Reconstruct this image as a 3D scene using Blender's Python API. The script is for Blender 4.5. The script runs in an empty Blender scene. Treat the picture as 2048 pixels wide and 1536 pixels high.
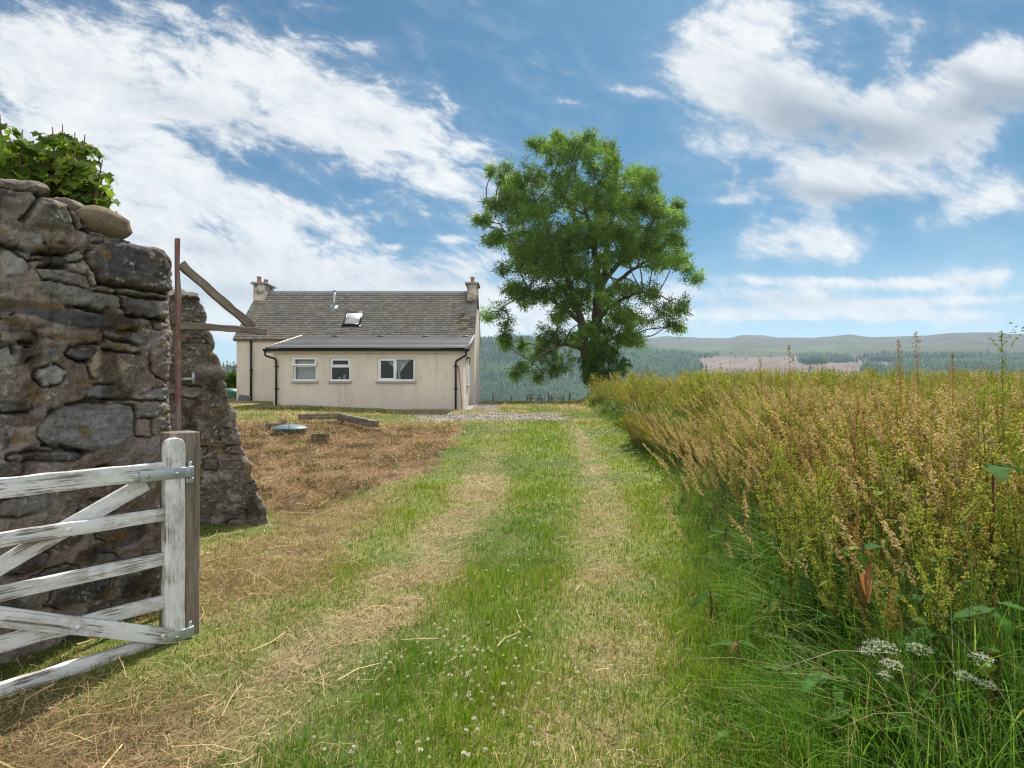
import bpy, math, random
import numpy as np
from mathutils import Vector, Matrix
R = math.radians
rng = np.random.default_rng(7)
random.seed(7)
SC = bpy.context.scene
COL = SC.collection
EYE = 1.5
FPX = 1138.0
HOR = 777.0

# ------------------------------------------------------------------ helpers
def P(px, py, Y):
    return np.array([(px - 1024.0) * Y / FPX, Y, EYE - (py - HOR) * Y / FPX])

def _h(ix, iy, iz, s):
    n = (ix.astype(np.int64) * 374761393 + iy.astype(np.int64) * 668265263 + iz.astype(np.int64) * 2147483647 + s * 1274126177) & 0xffffffff
    n = ((n ^ (n >> 13)) * 1274126177) & 0xffffffff
    n = ((n ^ (n >> 15)) * 2246822519) & 0xffffffff
    return ((n ^ (n >> 16)) & 0xffff) / 65535.0

def vnoise(x, y, z=0.0, s=0):
    x, y, z = np.broadcast_arrays(np.asarray(x, float), np.asarray(y, float), np.asarray(z, float))
    fx, fy, fz = np.floor(x), np.floor(y), np.floor(z)
    tx, ty, tz = x - fx, y - fy, z - fz
    tx = tx * tx * (3 - 2 * tx); ty = ty * ty * (3 - 2 * ty); tz = tz * tz * (3 - 2 * tz)
    r = 0
    for dz in (0, 1):
        wz = tz if dz else 1 - tz
        for dy in (0, 1):
            wy = ty if dy else 1 - ty
            for dx in (0, 1):
                wx = tx if dx else 1 - tx
                r = r + _h(fx + dx, fy + dy, fz + dz, s) * wx * wy * wz
    return r

def fbm(x, y, z=0.0, o=4, s=0, g=0.5):
    a, t, r, k = 1.0, 0.0, 0, 1.0
    for i in range(o):
        r = r + a * vnoise(np.asarray(x) * k, np.asarray(y) * k, np.asarray(z) * k, s + i * 17)
        t += a; a *= g; k *= 2.03
    return r / t          # 0..1, mean .5

def sst(a, b, x):
    t = np.clip((np.asarray(x, float) - a) / (b - a), 0, 1)
    return t * t * (3 - 2 * t)

def mixc(a, b, t):
    t = np.asarray(t)[..., None]
    return np.asarray(a) * (1 - t) + np.asarray(b) * t

OFF = {}
def mk(name, V, groups, mat=None, col=None, parent=None, smooth=False, loc=None):
    V = np.asarray(V, np.float64).reshape(-1, 3)
    off = np.zeros(3)
    if parent is not None: off = OFF.get(parent.name, np.zeros(3))
    elif loc is not None: off = np.asarray(loc, float)
    me = bpy.data.meshes.new(name)
    n = len(V)
    me.vertices.add(n)
    me.vertices.foreach_set('co', (V - off).astype(np.float32).ravel())
    groups = [np.asarray(g, np.int32) for g in groups if len(g)]
    lv = np.concatenate([g.ravel() for g in groups])
    ln = np.concatenate([np.full(len(g), g.shape[1], np.int32) for g in groups])
    st = np.concatenate([[0], np.cumsum(ln)[:-1]]).astype(np.int32)
    me.loops.add(len(lv)); me.loops.foreach_set('vertex_index', lv)
    me.polygons.add(len(ln)); me.polygons.foreach_set('loop_start', st)
    if smooth: me.polygons.foreach_set('use_smooth', np.ones(len(ln), bool))
    me.update(calc_edges=True)
    if col is not None:
        c = np.ones((n, 4), np.float32); c[:, :3] = np.clip(np.asarray(col).reshape(-1, 3), 0, 1)
        a = me.attributes.new('Col', 'FLOAT_COLOR', 'POINT'); a.data.foreach_set('color', c.ravel())
    if mat: me.materials.append(mat)
    o = bpy.data.objects.new(name, me); COL.objects.link(o)
    if parent is not None: o.parent = parent
    elif loc is not None: o.location = loc
    OFF[o.name] = off
    return o

def tag(o, label=None, cat=None, group=None, kind=None):
    if label: o['label'] = label
    if cat: o['category'] = cat
    if group: o['group'] = group
    if kind: o['kind'] = kind
    return o

def thing(name, loc, label, cat, group=None):
    o = bpy.data.objects.new(name, None); COL.objects.link(o); o.location = loc
    o.empty_display_size = 0.2
    OFF[o.name] = np.asarray(loc, float)
    return tag(o, label, cat, group)

class G:
    """collects shapes of one mesh"""
    def __init__(s): s.v = []; s.f = {}; s.c = []; s.n = 0
    def add(s, V, groups, col=None):
        V = np.asarray(V, float).reshape(-1, 3)
        for g in groups:
            g = np.asarray(g, np.int64)
            if len(g): s.f.setdefault(g.shape[1], []).append(g + s.n)
        s.v.append(V); s.n += len(V)
        if col is None: col = (0.5, 0.5, 0.5)
        s.c.append(np.broadcast_to(np.asarray(col, float), V.shape).copy())
    def box(s, c, d, M=None, col=None):
        c = np.asarray(c, float); d = np.asarray(d, float) / 2
        k = np.array([[x, y, z] for x in (-1, 1) for y in (-1, 1) for z in (-1, 1)], float) * d
        if M is not None: k = k @ np.asarray(M).T
        s.add(k + c, [[(0, 1, 3, 2), (4, 6, 7, 5), (0, 4, 5, 1), (2, 3, 7, 6), (0, 2, 6, 4), (1, 5, 7, 3)]], col)
    def bb(s, x0, x1, y0, y1, z0, z1, col=None):
        s.box(((x0 + x1) / 2, (y0 + y1) / 2, (z0 + z1) / 2), (abs(x1 - x0), abs(y1 - y0), abs(z1 - z0)), None, col)
    def tube(s, pts, rad, seg=8, col=None, cap=True):
        pts = np.asarray(pts, float); m = len(pts)
        rad = np.broadcast_to(np.asarray(rad, float), (m,))
        T = np.gradient(pts, axis=0); T /= np.linalg.norm(T, axis=1)[:, None] + 1e-12
        ref = np.array([0.31, 0.17, 0.93]) if abs(T[0] @ np.array([0.31, 0.17, 0.93])) < .9 else np.array([1., 0, 0])
        A = np.cross(T, ref); A /= np.linalg.norm(A, axis=1)[:, None]; B = np.cross(T, A)
        th = np.linspace(0, 2 * np.pi, seg, endpoint=False)
        V = pts[:, None] + rad[:, None, None] * (np.cos(th)[None, :, None] * A[:, None] + np.sin(th)[None, :, None] * B[:, None])
        i = np.arange(m - 1)[:, None] * seg; j = np.arange(seg)[None]; k = (j + 1) % seg
        q = np.stack([i + j, i + k, i + seg + k, i + seg + j], -1).reshape(-1, 4)
        gs = [q]
        V = V.reshape(-1, 3)
        if cap:
            V = np.vstack([V, pts[:1], pts[-1:]]); b = m * seg
            jj = np.arange(seg); kk = (jj + 1) % seg
            gs.append(np.vstack([np.stack([jj, np.full(seg, b), kk], -1), np.stack([(m - 1) * seg + jj, (m - 1) * seg + kk, np.full(seg, b + 1)], -1)]))
        s.add(V, gs, col)
    def poly(s, pts, col=None):
        pts = np.asarray(pts, float); s.add(pts, [[tuple(range(len(pts)))]], col)
    def build(s, name, mat=None, parent=None, smooth=False, loc=None, bevel=0.0, seg=2, colors=True):
        V = np.vstack(s.v); gr = [np.vstack(x) for x in s.f.values()]
        o = mk(name, V, gr, mat, np.vstack(s.c) if colors else None, parent, smooth, loc)
        if bevel:
            m = o.modifiers.new('bevel', 'BEVEL'); m.width = bevel; m.segments = seg; m.limit_method = 'ANGLE'
        return o

def beam(name, p0, p1, w, t, mat, parent=None, up=(0, 0, 1), bevel=0.004, wob=0.002, loc=True, seed=0, seg=14, taper=None):
    """timber along local X from p0 to p1: height w along up, thickness t; grain follows local X"""
    p0, p1 = np.asarray(p0, float), np.asarray(p1, float)
    L = np.linalg.norm(p1 - p0); X = (p1 - p0) / L
    Z = np.asarray(up, float); Z = Z - X * (Z @ X); Z /= np.linalg.norm(Z); Y = np.cross(Z, X)
    r = np.random.default_rng(seed + 11)
    xs = np.linspace(0, L, seg)
    prof = np.array([(-1, -1), (0, -1), (1, -1), (1, 0), (1, 1), (0, 1), (-1, 1), (-1, 0)], float) * .5
    V = np.zeros((seg, 8, 3)); V[:, :, 0] = xs[:, None]
    V[:, :, 1] = prof[None, :, 0] * t; V[:, :, 2] = prof[None, :, 1] * w
    V[:, :, 1:] += r.normal(0, wob, (seg, 8, 2)) + r.normal(0, wob, (seg, 1, 2))
    V[:, :, 2] += (np.sin(xs / L * 3.1) * r.normal(0, wob * 2))[:, None]
    i = np.arange(seg - 1)[:, None] * 8; j = np.arange(8)[None]; k = (j + 1) % 8
    q = np.stack([i + j, i + 8 + j, i + 8 + k, i + k], -1).reshape(-1, 4)
    caps = np.array([[0, 1, 2, 3, 4, 5, 6, 7], [(seg - 1) * 8 + a for a in (7, 6, 5, 4, 3, 2, 1, 0)]])
    off = OFF.get(parent.name, np.zeros(3)) if parent is not None else np.zeros(3)
    o = mk(name, V, [q, caps], mat)
    M = Matrix(((X[0], Y[0], Z[0], p0[0] - off[0]), (X[1], Y[1], Z[1], p0[1] - off[1]), (X[2], Y[2], Z[2], p0[2] - off[2]), (0, 0, 0, 1)))
    if parent is not None: o.parent = parent; OFF[o.name] = off
    o.matrix_local = M
    if bevel:
        m = o.modifiers.new('bevel', 'BEVEL'); m.width = bevel; m.segments = 2; m.limit_method = 'ANGLE'; m.angle_limit = R(50)
    return o

# ------------------------------------------------------------------ ground
_ys = np.arange(-40, 420, 0.25)
_zs = np.interp(_ys, [-40, 5.5, 8.5, 20, 24, 28, 36, 45, 57, 62, 76, 110, 200, 300, 420], [-.3, 0, .13, .72, .83, .82, .60, .37, .06, -.2, -3.5, -13, -34, -50, -66])
_k = np.exp(-.5 * (np.arange(-16, 17) * .25 / 1.3) ** 2); _k /= _k.sum()
_zs = np.convolve(np.pad(_zs, 16, mode='edge'), _k, mode='valid')
def gz(x, y):
    x = np.asarray(x, float); y = np.asarray(y, float)
    z = np.interp(y, _ys, _zs)
    z = z + .17 * sst(-2, -9, x) * sst(11, 20, y) * (1 - sst(34, 50, y))
    z = z + .06 * sst(.4, 3.0, x - xd(y)) * sst(2, 5, y) * (1 - sst(18, 26, y))
    near = 1 - sst(30, 60, y)
    z = z + near * ((fbm(x * .9, y * .9, 0, 3, 3) - .5) * .07 + (fbm(x * 4, y * 4, 0, 2, 9) - .5) * .03 * (1 - sst(8, 16, y)))
    z = z - near * .035 * (np.exp(-((x - xl(y)) / .3) ** 2) + np.exp(-((x - xr(y)) / .3) ** 2)) * (1 - sst(15, 18, y))
    return z
def xl(y): return np.interp(y, [2.2, 3.3, 4.8, 7, 12, 18], [-1.38, -1.07, -.76, -.44, -.42, -.3])
def xr(y): return np.interp(y, [2.2, 3.3, 4.8, 7.6, 13.5, 18], [.22, .55, .78, 1.2, 1.68, 1.5])
def xg(y): return np.interp(y, [1, 2.5, 3.3, 4.8, 7.6, 13, 22, 40], [.75, .98, 1.12, 1.62, 2.3, 2.75, 3.1, 4.2])     # start of the long green grass
def xd(y): return np.interp(y, [1, 3, 4, 7, 9.5, 13, 17, 24, 40], [1.45, 1.72, 1.95, 2.62, 3.3, 3.2, 2.85, 3.2, 5.5])             # start of the docks
def ground_at(px, py):
    lo, hi = 1.5, 60.0
    for Y in np.linspace(lo, hi, 3000):
        p = P(px, py, Y)
        if p[2] <= gz(p[0], Y): return np.array([p[0], Y, float(gz(p[0], Y))])
    return p

def cover(x, y):
    """what grows where: weights of lush green, straw, dead brown, gravel, concrete"""
    x = np.asarray(x, float); y = np.asarray(y, float)
    a = fbm(x * .9, y * .9, 0, 4, 21); b = fbm(x * 3.2, y * 3.2, 0, 3, 41); c = fbm(x * .35, y * .35, 0, 3, 55)
    n = (a - .5) * 1.3 + (b - .5) * .8
    straw = np.exp(-np.abs((x - xl(y)) / (.36 + n * .3).clip(.15)) ** 3) * (.34 + .66 * sst(.36, .62, a * .4 + b * .6)) * (1 - .65 * sst(7.5, 12, y))
    straw = np.maximum(straw, np.exp(-np.abs((x - xr(y)) / (.26 + n * .25).clip(.12)) ** 3) * (.22 + .50 * sst(.36, .66, a * .3 + b * .7)) * (1 - .5 * sst(14, 17, y)))
    straw = np.maximum(straw, sst(15, 17.5, y) * sst(.40, .62, a) * .75)
    left = sst(-1.0, -1.7, x + n * .5)
    straw = np.maximum(straw, left * sst(.42, .60, b * .5 + a * .5) * .55)
    pe = -1.25 + .25 * np.sin(y * .9) + n * .55
    ps = np.where(y < 9, -1.3 - (9 - y) * .55, -1.25 + (y - 9) * .02) + n * .5
    brown = sst(.15, -.25, x - ps) * sst(6.5, 7.2, y + n * .7) * (1 - sst(14.6, 16.4, y + n * 1.6))
    brown = brown * sst(-9.5, -8, x)
    brown2 = left * sst(.50, .64, a) * .6 * (1 - sst(6.5, 9, y))
    brown2 = np.maximum(brown2, sst(3.3, 2.3, y) * sst(-1.1, -1.7, x + n * .4) * .7)
    brown = np.maximum(brown, brown2)
    gx = sst(-4.2, -2.2, x + n * .8) * (1 - sst(1.3, 1.9, x + n * .7)) * sst(16.5, 17.1, y + n * .6) * (1 - sst(18.8, 19.5, y + n * .7))
    gx = np.maximum(gx, sst(-1.9, -1.7, x) * (1 - sst(-.7, -.3, x + n * .4)) * sst(19.5, 20.2, y) * (1 - sst(24.5, 25.2, y)))
    gx = np.maximum(gx, sst(-9.6, -8, x) * (1 - sst(-2, -1.7, x)) * sst(20.0, 20.5, y + n * .35) * (1 - sst(20.8, 21, y)))
    return straw.clip(0, 1), brown.clip(0, 1), gx.clip(0, 1), a, b, c

GREEN = np.array([.085, .195, .010]); GREEN2 = np.array([.21, .29, .024]); STRAW = np.array([.46, .35, .19]); DEAD = np.array([.36, .205, .10])
SOIL = np.array([.17, .125, .08]); GRAV = np.array([.33, .29, .26])
SUN_E, SKY_S, EXPO = 4.7, 0.1, 0.70
SKY_TINT, CLOUD_K, CLOUD_FILL = (.150, .365, .445), (.63, .63, .63), (1.12, 1.10, 1.06)
HAZE = 1.1e-4
DENOISE = True
# ------------------------------------------------------------------ materials
class N:
    def __init__(s, tree): s.t = tree
    def n(s, typ, **kw):
        x = s.t.nodes.new(typ)
        for k, v in kw.items():
            if k.startswith('i_'):
                key = k[2:]; key = int(key) if key.isdigit() else key
                s.set(x.inputs[key], v)
            else: setattr(x, k, v)
        return x
    def set(s, inp, v):
        if isinstance(v, bpy.types.NodeSocket): s.t.links.new(v, inp)
        elif isinstance(v, bpy.types.Node): s.t.links.new(v.outputs[0], inp)
        else:
            if isinstance(v, (tuple, list, np.ndarray)) and inp.type == 'RGBA' and len(v) == 3: v = (*v, 1)
            inp.default_value = v
    def m(s, op, a, b=None, c=None, clamp=False):
        x = s.t.nodes.new('ShaderNodeMath'); x.operation = op; x.use_clamp = clamp
        s.set(x.inputs[0], a)
        if b is not None: s.set(x.inputs[1], b)
        if c is not None: s.set(x.inputs[2], c)
        return x.outputs[0]
    def ss(s, v, a, b):
        x = s.t.nodes.new('ShaderNodeMapRange'); x.interpolation_type = 'SMOOTHSTEP'
        s.set(x.inputs[0], v); s.set(x.inputs[1], a); s.set(x.inputs[2], b); return x.outputs[0]
    def mix(s, f, a, b, blend='MIX'):
        x = s.t.nodes.new('ShaderNodeMix'); x.data_type = 'RGBA'; x.blend_type = blend
        s.set(x.inputs[0], f); s.set(x.inputs[6], a); s.set(x.inputs[7], b); return x.outputs[2]
    def noise(s, vec, scale, detail=4, rough=.55, dist=0.0, scl=None):
        if scl is not None:
            mp = s.t.nodes.new('ShaderNodeMapping'); s.set(mp.inputs[0], vec); mp.inputs[3].default_value = scl; vec = mp.outputs[0]
        x = s.t.nodes.new('ShaderNodeTexNoise'); s.set(x.inputs['Vector'], vec)
        x.inputs['Scale'].default_value = scale; x.inputs['Detail'].default_value = detail
        x.inputs['Roughness'].default_value = rough; x.inputs['Distortion'].default_value = dist
        return x.outputs[0]

def new_mat(name):
    m = bpy.data.materials.new(name); m.use_nodes = True; t = m.node_tree; t.nodes.clear()
    n = N(t); out = t.nodes.new('ShaderNodeOutputMaterial'); return m, n, out

def pbr(n, out, col, rough=.8, metal=0.0, bump=None, bs=.3, bd=.01, spec=.3, **kw):
    b = n.n('ShaderNodeBsdfPrincipled'); n.set(b.inputs['Base Color'], col); n.set(b.inputs['Roughness'], rough)
    n.set(b.inputs['Metallic'], metal); n.set(b.inputs['Specular IOR Level'], spec)
    if bump is not None:
        u = n.n('ShaderNodeBump'); u.inputs['Strength'].default_value = bs; u.inputs['Distance'].default_value = bd
        n.set(u.inputs['Height'], bump); n.t.links.new(u.outputs[0], b.inputs['Normal'])
    n.t.links.new(b.outputs[0], out.inputs[0]); return b

def m_attr(name, rough=.85, var=.25, vs=6, bump=0.0, bs=40, bd=.01, transl=0.0, spec=.25, fine=0.0, lichen=False):
    m, n, out = new_mat(name)
    a = n.n('ShaderNodeAttribute', attribute_name='Col').outputs[0]
    co = n.n('ShaderNodeNewGeometry').outputs['Position']
    f = n.noise(co, vs, 5, .6)
    k = n.m('MULTIPLY_ADD', f, 2 * var, 1 - var)
    if fine:
        f2 = n.noise(co, vs * 9, 3, .7); k = n.m('MULTIPLY', k, n.m('MULTIPLY_ADD', f2, 2 * fine, 1 - fine))
    c = n.mix(1.0, a, k, 'MULTIPLY')
    if lichen:
        sp_ = n.m('MULTIPLY', n.ss(n.noise(co, 95, 4, .75), .60, .68), n.ss(n.noise(co, 6, 4, .6), .42, .62))
        c = n.mix(n.m('MULTIPLY', sp_, .75), c, (.46, .46, .43))
        c = n.mix(n.m('MULTIPLY', n.ss(n.noise(co, 60, 4, .75), .60, .72), .8), c, (.035, .03, .026))
    bmp = n.noise(co, bs, 8, .72) if bump else None
    b = pbr(n, out, c, rough, 0, bmp, bump, bd, spec)
    if transl:
        tr = n.n('ShaderNodeBsdfTranslucent'); n.set(tr.inputs[0], n.mix(1.0, c, (1.15, 1.2, .6), 'MULTIPLY'))
        mx = n.n('ShaderNodeMixShader'); mx.inputs[0].default_value = transl
        m.node_tree.links.new(b.outputs[0], mx.inputs[1]); m.node_tree.links.new(tr.outputs[0], mx.inputs[2])
        m.node_tree.links.new(mx.outputs[0], out.inputs[0])
    return m

def m_plain(name, col, rough=.5, metal=0, var=.12, vs=8, bump=0, bs=60, spec=.4, bd=.003):
    m, n, out = new_mat(name)
    co = n.n('ShaderNodeNewGeometry').outputs['Position']
    f = n.noise(co, vs, 5, .6)
    c = n.mix(1.0, col, n.m('MULTIPLY_ADD', f, 2 * var, 1 - var), 'MULTIPLY')
    pbr(n, out, c, rough, metal, n.noise(co, bs, 4, .6) if bump else None, bump, bd, spec)
    return m

def m_wood(name, col, col2, paint=None, wear=.5, rough=.8, gscale=1.0, knots=True):
    """grain runs along local X; paint flakes off along the grain"""
    m, n, out = new_mat(name)
    tc = n.n('ShaderNodeTexCoord').outputs['Object']
    oi = n.n('ShaderNodeObjectInfo').outputs['Random']
    ad = n.n('ShaderNodeVectorMath', operation='ADD'); n.set(ad.inputs[0], tc)
    cb = n.n('ShaderNodeCombineXYZ'); n.set(cb.inputs[0], n.m('MULTIPLY', oi, 37)); n.set(cb.inputs[1], n.m('MULTIPLY', oi, 11)); n.t.links.new(cb.outputs[0], ad.inputs[1])
    v = ad.outputs[0]
    warp = n.noise(v, 3.0, 2, .5)
    wv = n.n('ShaderNodeVectorMath', operation='MULTIPLY_ADD'); n.set(wv.inputs[0], n.n('ShaderNodeCombineXYZ', i_1=warp, i_2=warp).outputs[0]); wv.inputs[1].default_value = (0, .06, .06); n.set(wv.inputs[2], v)
    g1 = n.noise(wv.outputs[0], 14 * gscale, 5, .65, 0, (.10, 2.2, 2.2))
    g2 = n.noise(v, 60 * gscale, 4, .7, 0, (.05, 2.5, 2.5))
    g3 = n.noise(v, 5, 4, .6)
    grain = n.m('ADD', n.m('MULTIPLY', g1, .6), n.m('MULTIPLY', g2, .4))
    wood = n.mix(n.ss(grain, .36, .64), col2, col)
    wood = n.mix(1.0, wood, n.m('MULTIPLY_ADD', g3, .7, .65), 'MULTIPLY')
    bump = grain
    c = wood
    if paint is not None:
        k = n.m('ADD', n.m('MULTIPLY', g2, .55), n.m('ADD', n.m('MULTIPLY', g1, .25), n.m('MULTIPLY', g3, .45)))
        f = n.ss(k, wear - .03, wear + .05)
        dirty = n.mix(n.ss(n.noise(v, 9, 5, .7, .4, (.5, 1, 1)), .42, .70), paint, tuple(np.asarray(paint) * np.array([.56, .55, .51])))
        c = n.mix(f, wood, dirty)
        bump = n.m('ADD', n.m('MULTIPLY', grain, .4), n.m('MULTIPLY', f, .6))
    pbr(n, out, c, rough, 0, bump, .55, .004, .25)
    return m

M = {}
M['ground'] = m_attr('ground_soil', .95, .35, 9, .7, 30, .02, fine=.5, spec=.1)
M['blade'] = m_attr('grass_blades', .65, .12, 3, transl=.42, spec=.15)
M['dry'] = m_attr('dry_straw', .8, .12, 5, transl=.15, spec=.2)
M['leaf'] = m_attr('leaves', .68, .12, 9, transl=.54, spec=.12)
M['seed'] = m_attr('seed_heads', .8, .15, 9, transl=.3, spec=.15)
M['petal'] = m_attr('petals', .7, .05, 20, transl=.3, spec=.2)
M['bark'] = m_attr('bark', .9, .35, 4, .8, 12, .03)
M['stone'] = m_attr('rubble_stone', .95, .36, 16, 1.0, 38, .022, fine=.7, spec=.12, lichen=True)
M['slate'] = m_attr('roof_slates', .75, .22, 3, .3, 20, .01, spec=.3)
M['mtile'] = m_attr('metal_tiles', .45, .08, 1.5, 0, spec=.5)
M['hill'] = m_attr('hillside', .95, .3, .012, 0, fine=.45, spec=.05)
M['conifer'] = m_attr('conifer_forest', .9, .15, .02, 0, spec=.05)
M['white_wood'] = m_wood('flaking_white_paint', (.42, .385, .33), (.20, .17, .14), (.73, .735, .745), .548)
M['grey_wood'] = m_wood('weathered_timber', (.30, .245, .195), (.12, .095, .075))
M['old_wood'] = m_wood('old_timber', (.235, .19, .15), (.08, .062, .048), gscale=.5)
M['red_wood'] = m_wood('flaking_red_paint', (.33, .27, .235), (.15, .115, .10), (.25, .08, .07), .62)
M['galv'] = m_plain('galvanised_steel', (.42, .46, .48), .42, .75, .15, 20, .1, 90)
M['black_pl'] = m_plain('black_plastic', (.012, .012, .013), .4, 0, .1)
M['upvc'] = m_plain('white_upvc', (.78, .79, .81), .3, 0, .04, 3)
M['lead'] = m_plain('grey_lead', (.22, .23, .25), .6, .2, .2, 6)
M['flue'] = m_plain('flue_steel', (.5, .52, .54), .35, .8, .1)
M['terra'] = m_plain('terracotta', (.36, .19, .115), .85, 0, .25, 9)
M['lid'] = m_plain('green_plastic', (.115, .175, .18), .5, 0, .18, 7, .15, 60)
M['teal'] = m_plain('teal_plastic', (.04, .13, .09), .5, 0, .15, 3)
M['lace'] = m_attr('net_curtain', .9, .06, 5, transl=.3)
M['dark'] = m_plain('dark_room', (.03, .03, .03), .9)
M['redpole'] = m_plain('red_pole', (.25, .05, .035), .5)
M['sill'] = m_plain('concrete_sill', (.34, .32, .30), .9, 0, .2, 12)
M['fascia'] = m_plain('cream_fascia', (.55, .50, .42), .6, 0, .08, 2)

def m_harl():
    m, n, out = new_mat('cream_harling')
    co = n.n('ShaderNodeNewGeometry').outputs['Position']
    base = n.mix(n.ss(n.noise(co, .9, 5, .6), .35, .7), (.665, .59, .50), (.595, .53, .45))
    base = n.mix(n.m('MULTIPLY', n.ss(n.noise(co, 2.2, 6, .7, .3, (1, 1, .35)), .5, .75), .35), base, (.48, .42, .34))
    z = n.n('ShaderNodeSeparateXYZ', i_0=co).outputs[2]
    low = n.m('MULTIPLY', n.ss(n.m('ADD', z, n.m('MULTIPLY', n.noise(co, 2.5, 5, .7), .7)), 1.75, 1.15), .55)
    base = n.mix(low, base, (.47, .43, .39))
    st_ = n.m('MULTIPLY', n.ss(n.noise(co, 3.2, 6, .72, 0, (1, 1, .10)), .50, .74), n.ss(n.noise(co, .7, 3, .5), .38, .62))
    base = n.mix(n.m('MULTIPLY', st_, .55), base, (.34, .30, .25))
    base = n.mix(n.m('MULTIPLY', n.ss(n.noise(co, 5.5, 6, .75), .63, .70), .55), base, (.27, .24, .20))
    sp = n.noise(co, 70, 3, .7)
    base = n.mix(1.0, base, n.m('MULTIPLY_ADD', sp, .36, .82), 'MULTIPLY')
    pbr(n, out, base, .95, 0, n.noise(co, 55, 5, .7), .6, .012, .15)
    return m
M['harl'] = m_harl()
def m_chim():
    m, n, out = new_mat('peeling_chimney_render')
    co = n.n('ShaderNodeNewGeometry').outputs['Position']
    c = n.mix(n.ss(n.noise(co, 2.6, 5, .65), .42, .60), (.52, .48, .42), (.20, .15, .11))
    c = n.mix(n.ss(n.noise(co, 7, 5, .7), .55, .7), c, (.10, .09, .075))
    pbr(n, out, c, .95, 0, n.noise(co, 25, 5, .7), .6, .02, .1); return m
M['chim'] = m_chim()
def m_glass():
    m, n, out = new_mat('window_glass')
    g = n.n('ShaderNodeBsdfGlossy')
    g.inputs['Roughness'].default_value = .015
    t = n.n('ShaderNodeBsdfTransparent'); t.inputs[0].default_value = (.88, .9, .9, 1)
    lw = n.n('ShaderNodeLayerWeight'); lw.inputs[0].default_value = .25
    mx = n.n('ShaderNodeMixShader'); n.set(mx.inputs[0], n.m('MULTIPLY_ADD', lw.outputs[0], .7, .025, True))
    n.t.links.new(t.outputs[0], mx.inputs[1]); n.t.links.new(g.outputs[0], mx.inputs[2]); n.t.links.new(mx.outputs[0], out.inputs[0])
    return m
M['glass'] = m_glass()
M['skypane'] = m_plain('pale_skylight_pane', (.50, .50, .49), .45, 0, .05, 2, spec=.6)  # flat pale grey, opaque skylight pane
M['board'] = m_plain('fence_timber', (.13, .10, .075), .9, 0, .3, 12, .3)
M['wire'] = m_plain('fence_wire', (.2, .2, .2), .5, .6)

# ------------------------------------------------------------------ camera, sun, sky
cam_d = bpy.data.cameras.new('camera'); cam = bpy.data.objects.new('camera', cam_d); COL.objects.link(cam)
cam.location = (0, 0, EYE); cam.rotation_euler = (R(90), 0, 0)
cam_d.sensor_width = 36; cam_d.lens = FPX / 2048 * 36; cam_d.shift_y = (HOR - 768) / 2048
cam_d.clip_start = .05; cam_d.clip_end = 20000
SC.camera = cam
SC.render.resolution_x = 1024; SC.render.resolution_y = 768
SUN_AZ, SUN_EL = R(18), R(50)        # to the right of the view, high, behind the field
sd = bpy.data.lights.new('sun', 'SUN'); sd.energy = SUN_E; sd.angle = R(.5); sd.color = (1, .95, .87)
so = bpy.data.objects.new('sun', sd); COL.objects.link(so)
sdir = Vector((math.sin(SUN_AZ) * math.cos(SUN_EL), math.cos(SUN_AZ) * math.cos(SUN_EL), math.sin(SUN_EL)))
so.rotation_euler = sdir.to_track_quat('Z', 'Y').to_euler(); so.location = (20, 20, 40)

W = bpy.data.worlds.new('World'); SC.world = W; W.use_nodes = True
wt = W.node_tree; wt.nodes.clear(); n = N(wt)
wo = wt.nodes.new('ShaderNodeOutputWorld'); bg = wt.nodes.new('ShaderNodeBackground'); bg.inputs[1].default_value = SKY_S
wt.links.new(bg.outputs[0], wo.inputs[0])
sky = n.n('ShaderNodeTexSky', sky_type='NISHITA', sun_disc=False, sun_elevation=SUN_EL, sun_rotation=SUN_AZ, altitude=200, air_density=1.0, dust_density=.5, ozone_density=2.0)
dirv = n.n('ShaderNodeTexCoord').outputs['Generated']
sx = n.n('ShaderNodeSeparateXYZ', i_0=dirv)
dx, dy, dz = sx.outputs
# gnomonic coordinates on the northern side of the sky (unit = tan of the angle)
den = n.m('MAXIMUM', n.m('ABSOLUTE', dy), .12)
u = n.m('DIVIDE', dx, den); w = n.m('DIVIDE', dz, den)
pv = n.n('ShaderNodeCombineXYZ', i_0=u, i_1=w).outputs[0]
# (cx, cy, rx, ry, tilt, weight): cloud banks, given in thousandths of the tangent: x right, y up
def blob(cx, cy, rx, ry, ang, wgt):
    cx, cy, rx, ry = (cx - 1024) / FPX, (HOR - cy) / FPX, rx / FPX, ry / FPX
    ca, sa = math.cos(R(-ang)), math.sin(R(-ang))
    a = n.m('MULTIPLY_ADD', u, ca / rx, n.m('MULTIPLY_ADD', w, sa / rx, -(cx * ca + cy * sa) / rx))
    b = n.m('MULTIPLY_ADD', u, -sa / ry, n.m('MULTIPLY_ADD', w, ca / ry, (cx * sa - cy * ca) / ry))
    d2 = n.m('MULTIPLY_ADD', a, a, n.m('MULTIPLY', b, b))
    return n.m('MULTIPLY', n.m('POWER', 2.718, n.m('MULTIPLY', d2, -.9)), wgt)
def blobs(L):
    s = None
    for q in L:
        x = blob(*q); s = x if s is None else n.m('ADD', s, x)
    return s
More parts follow.
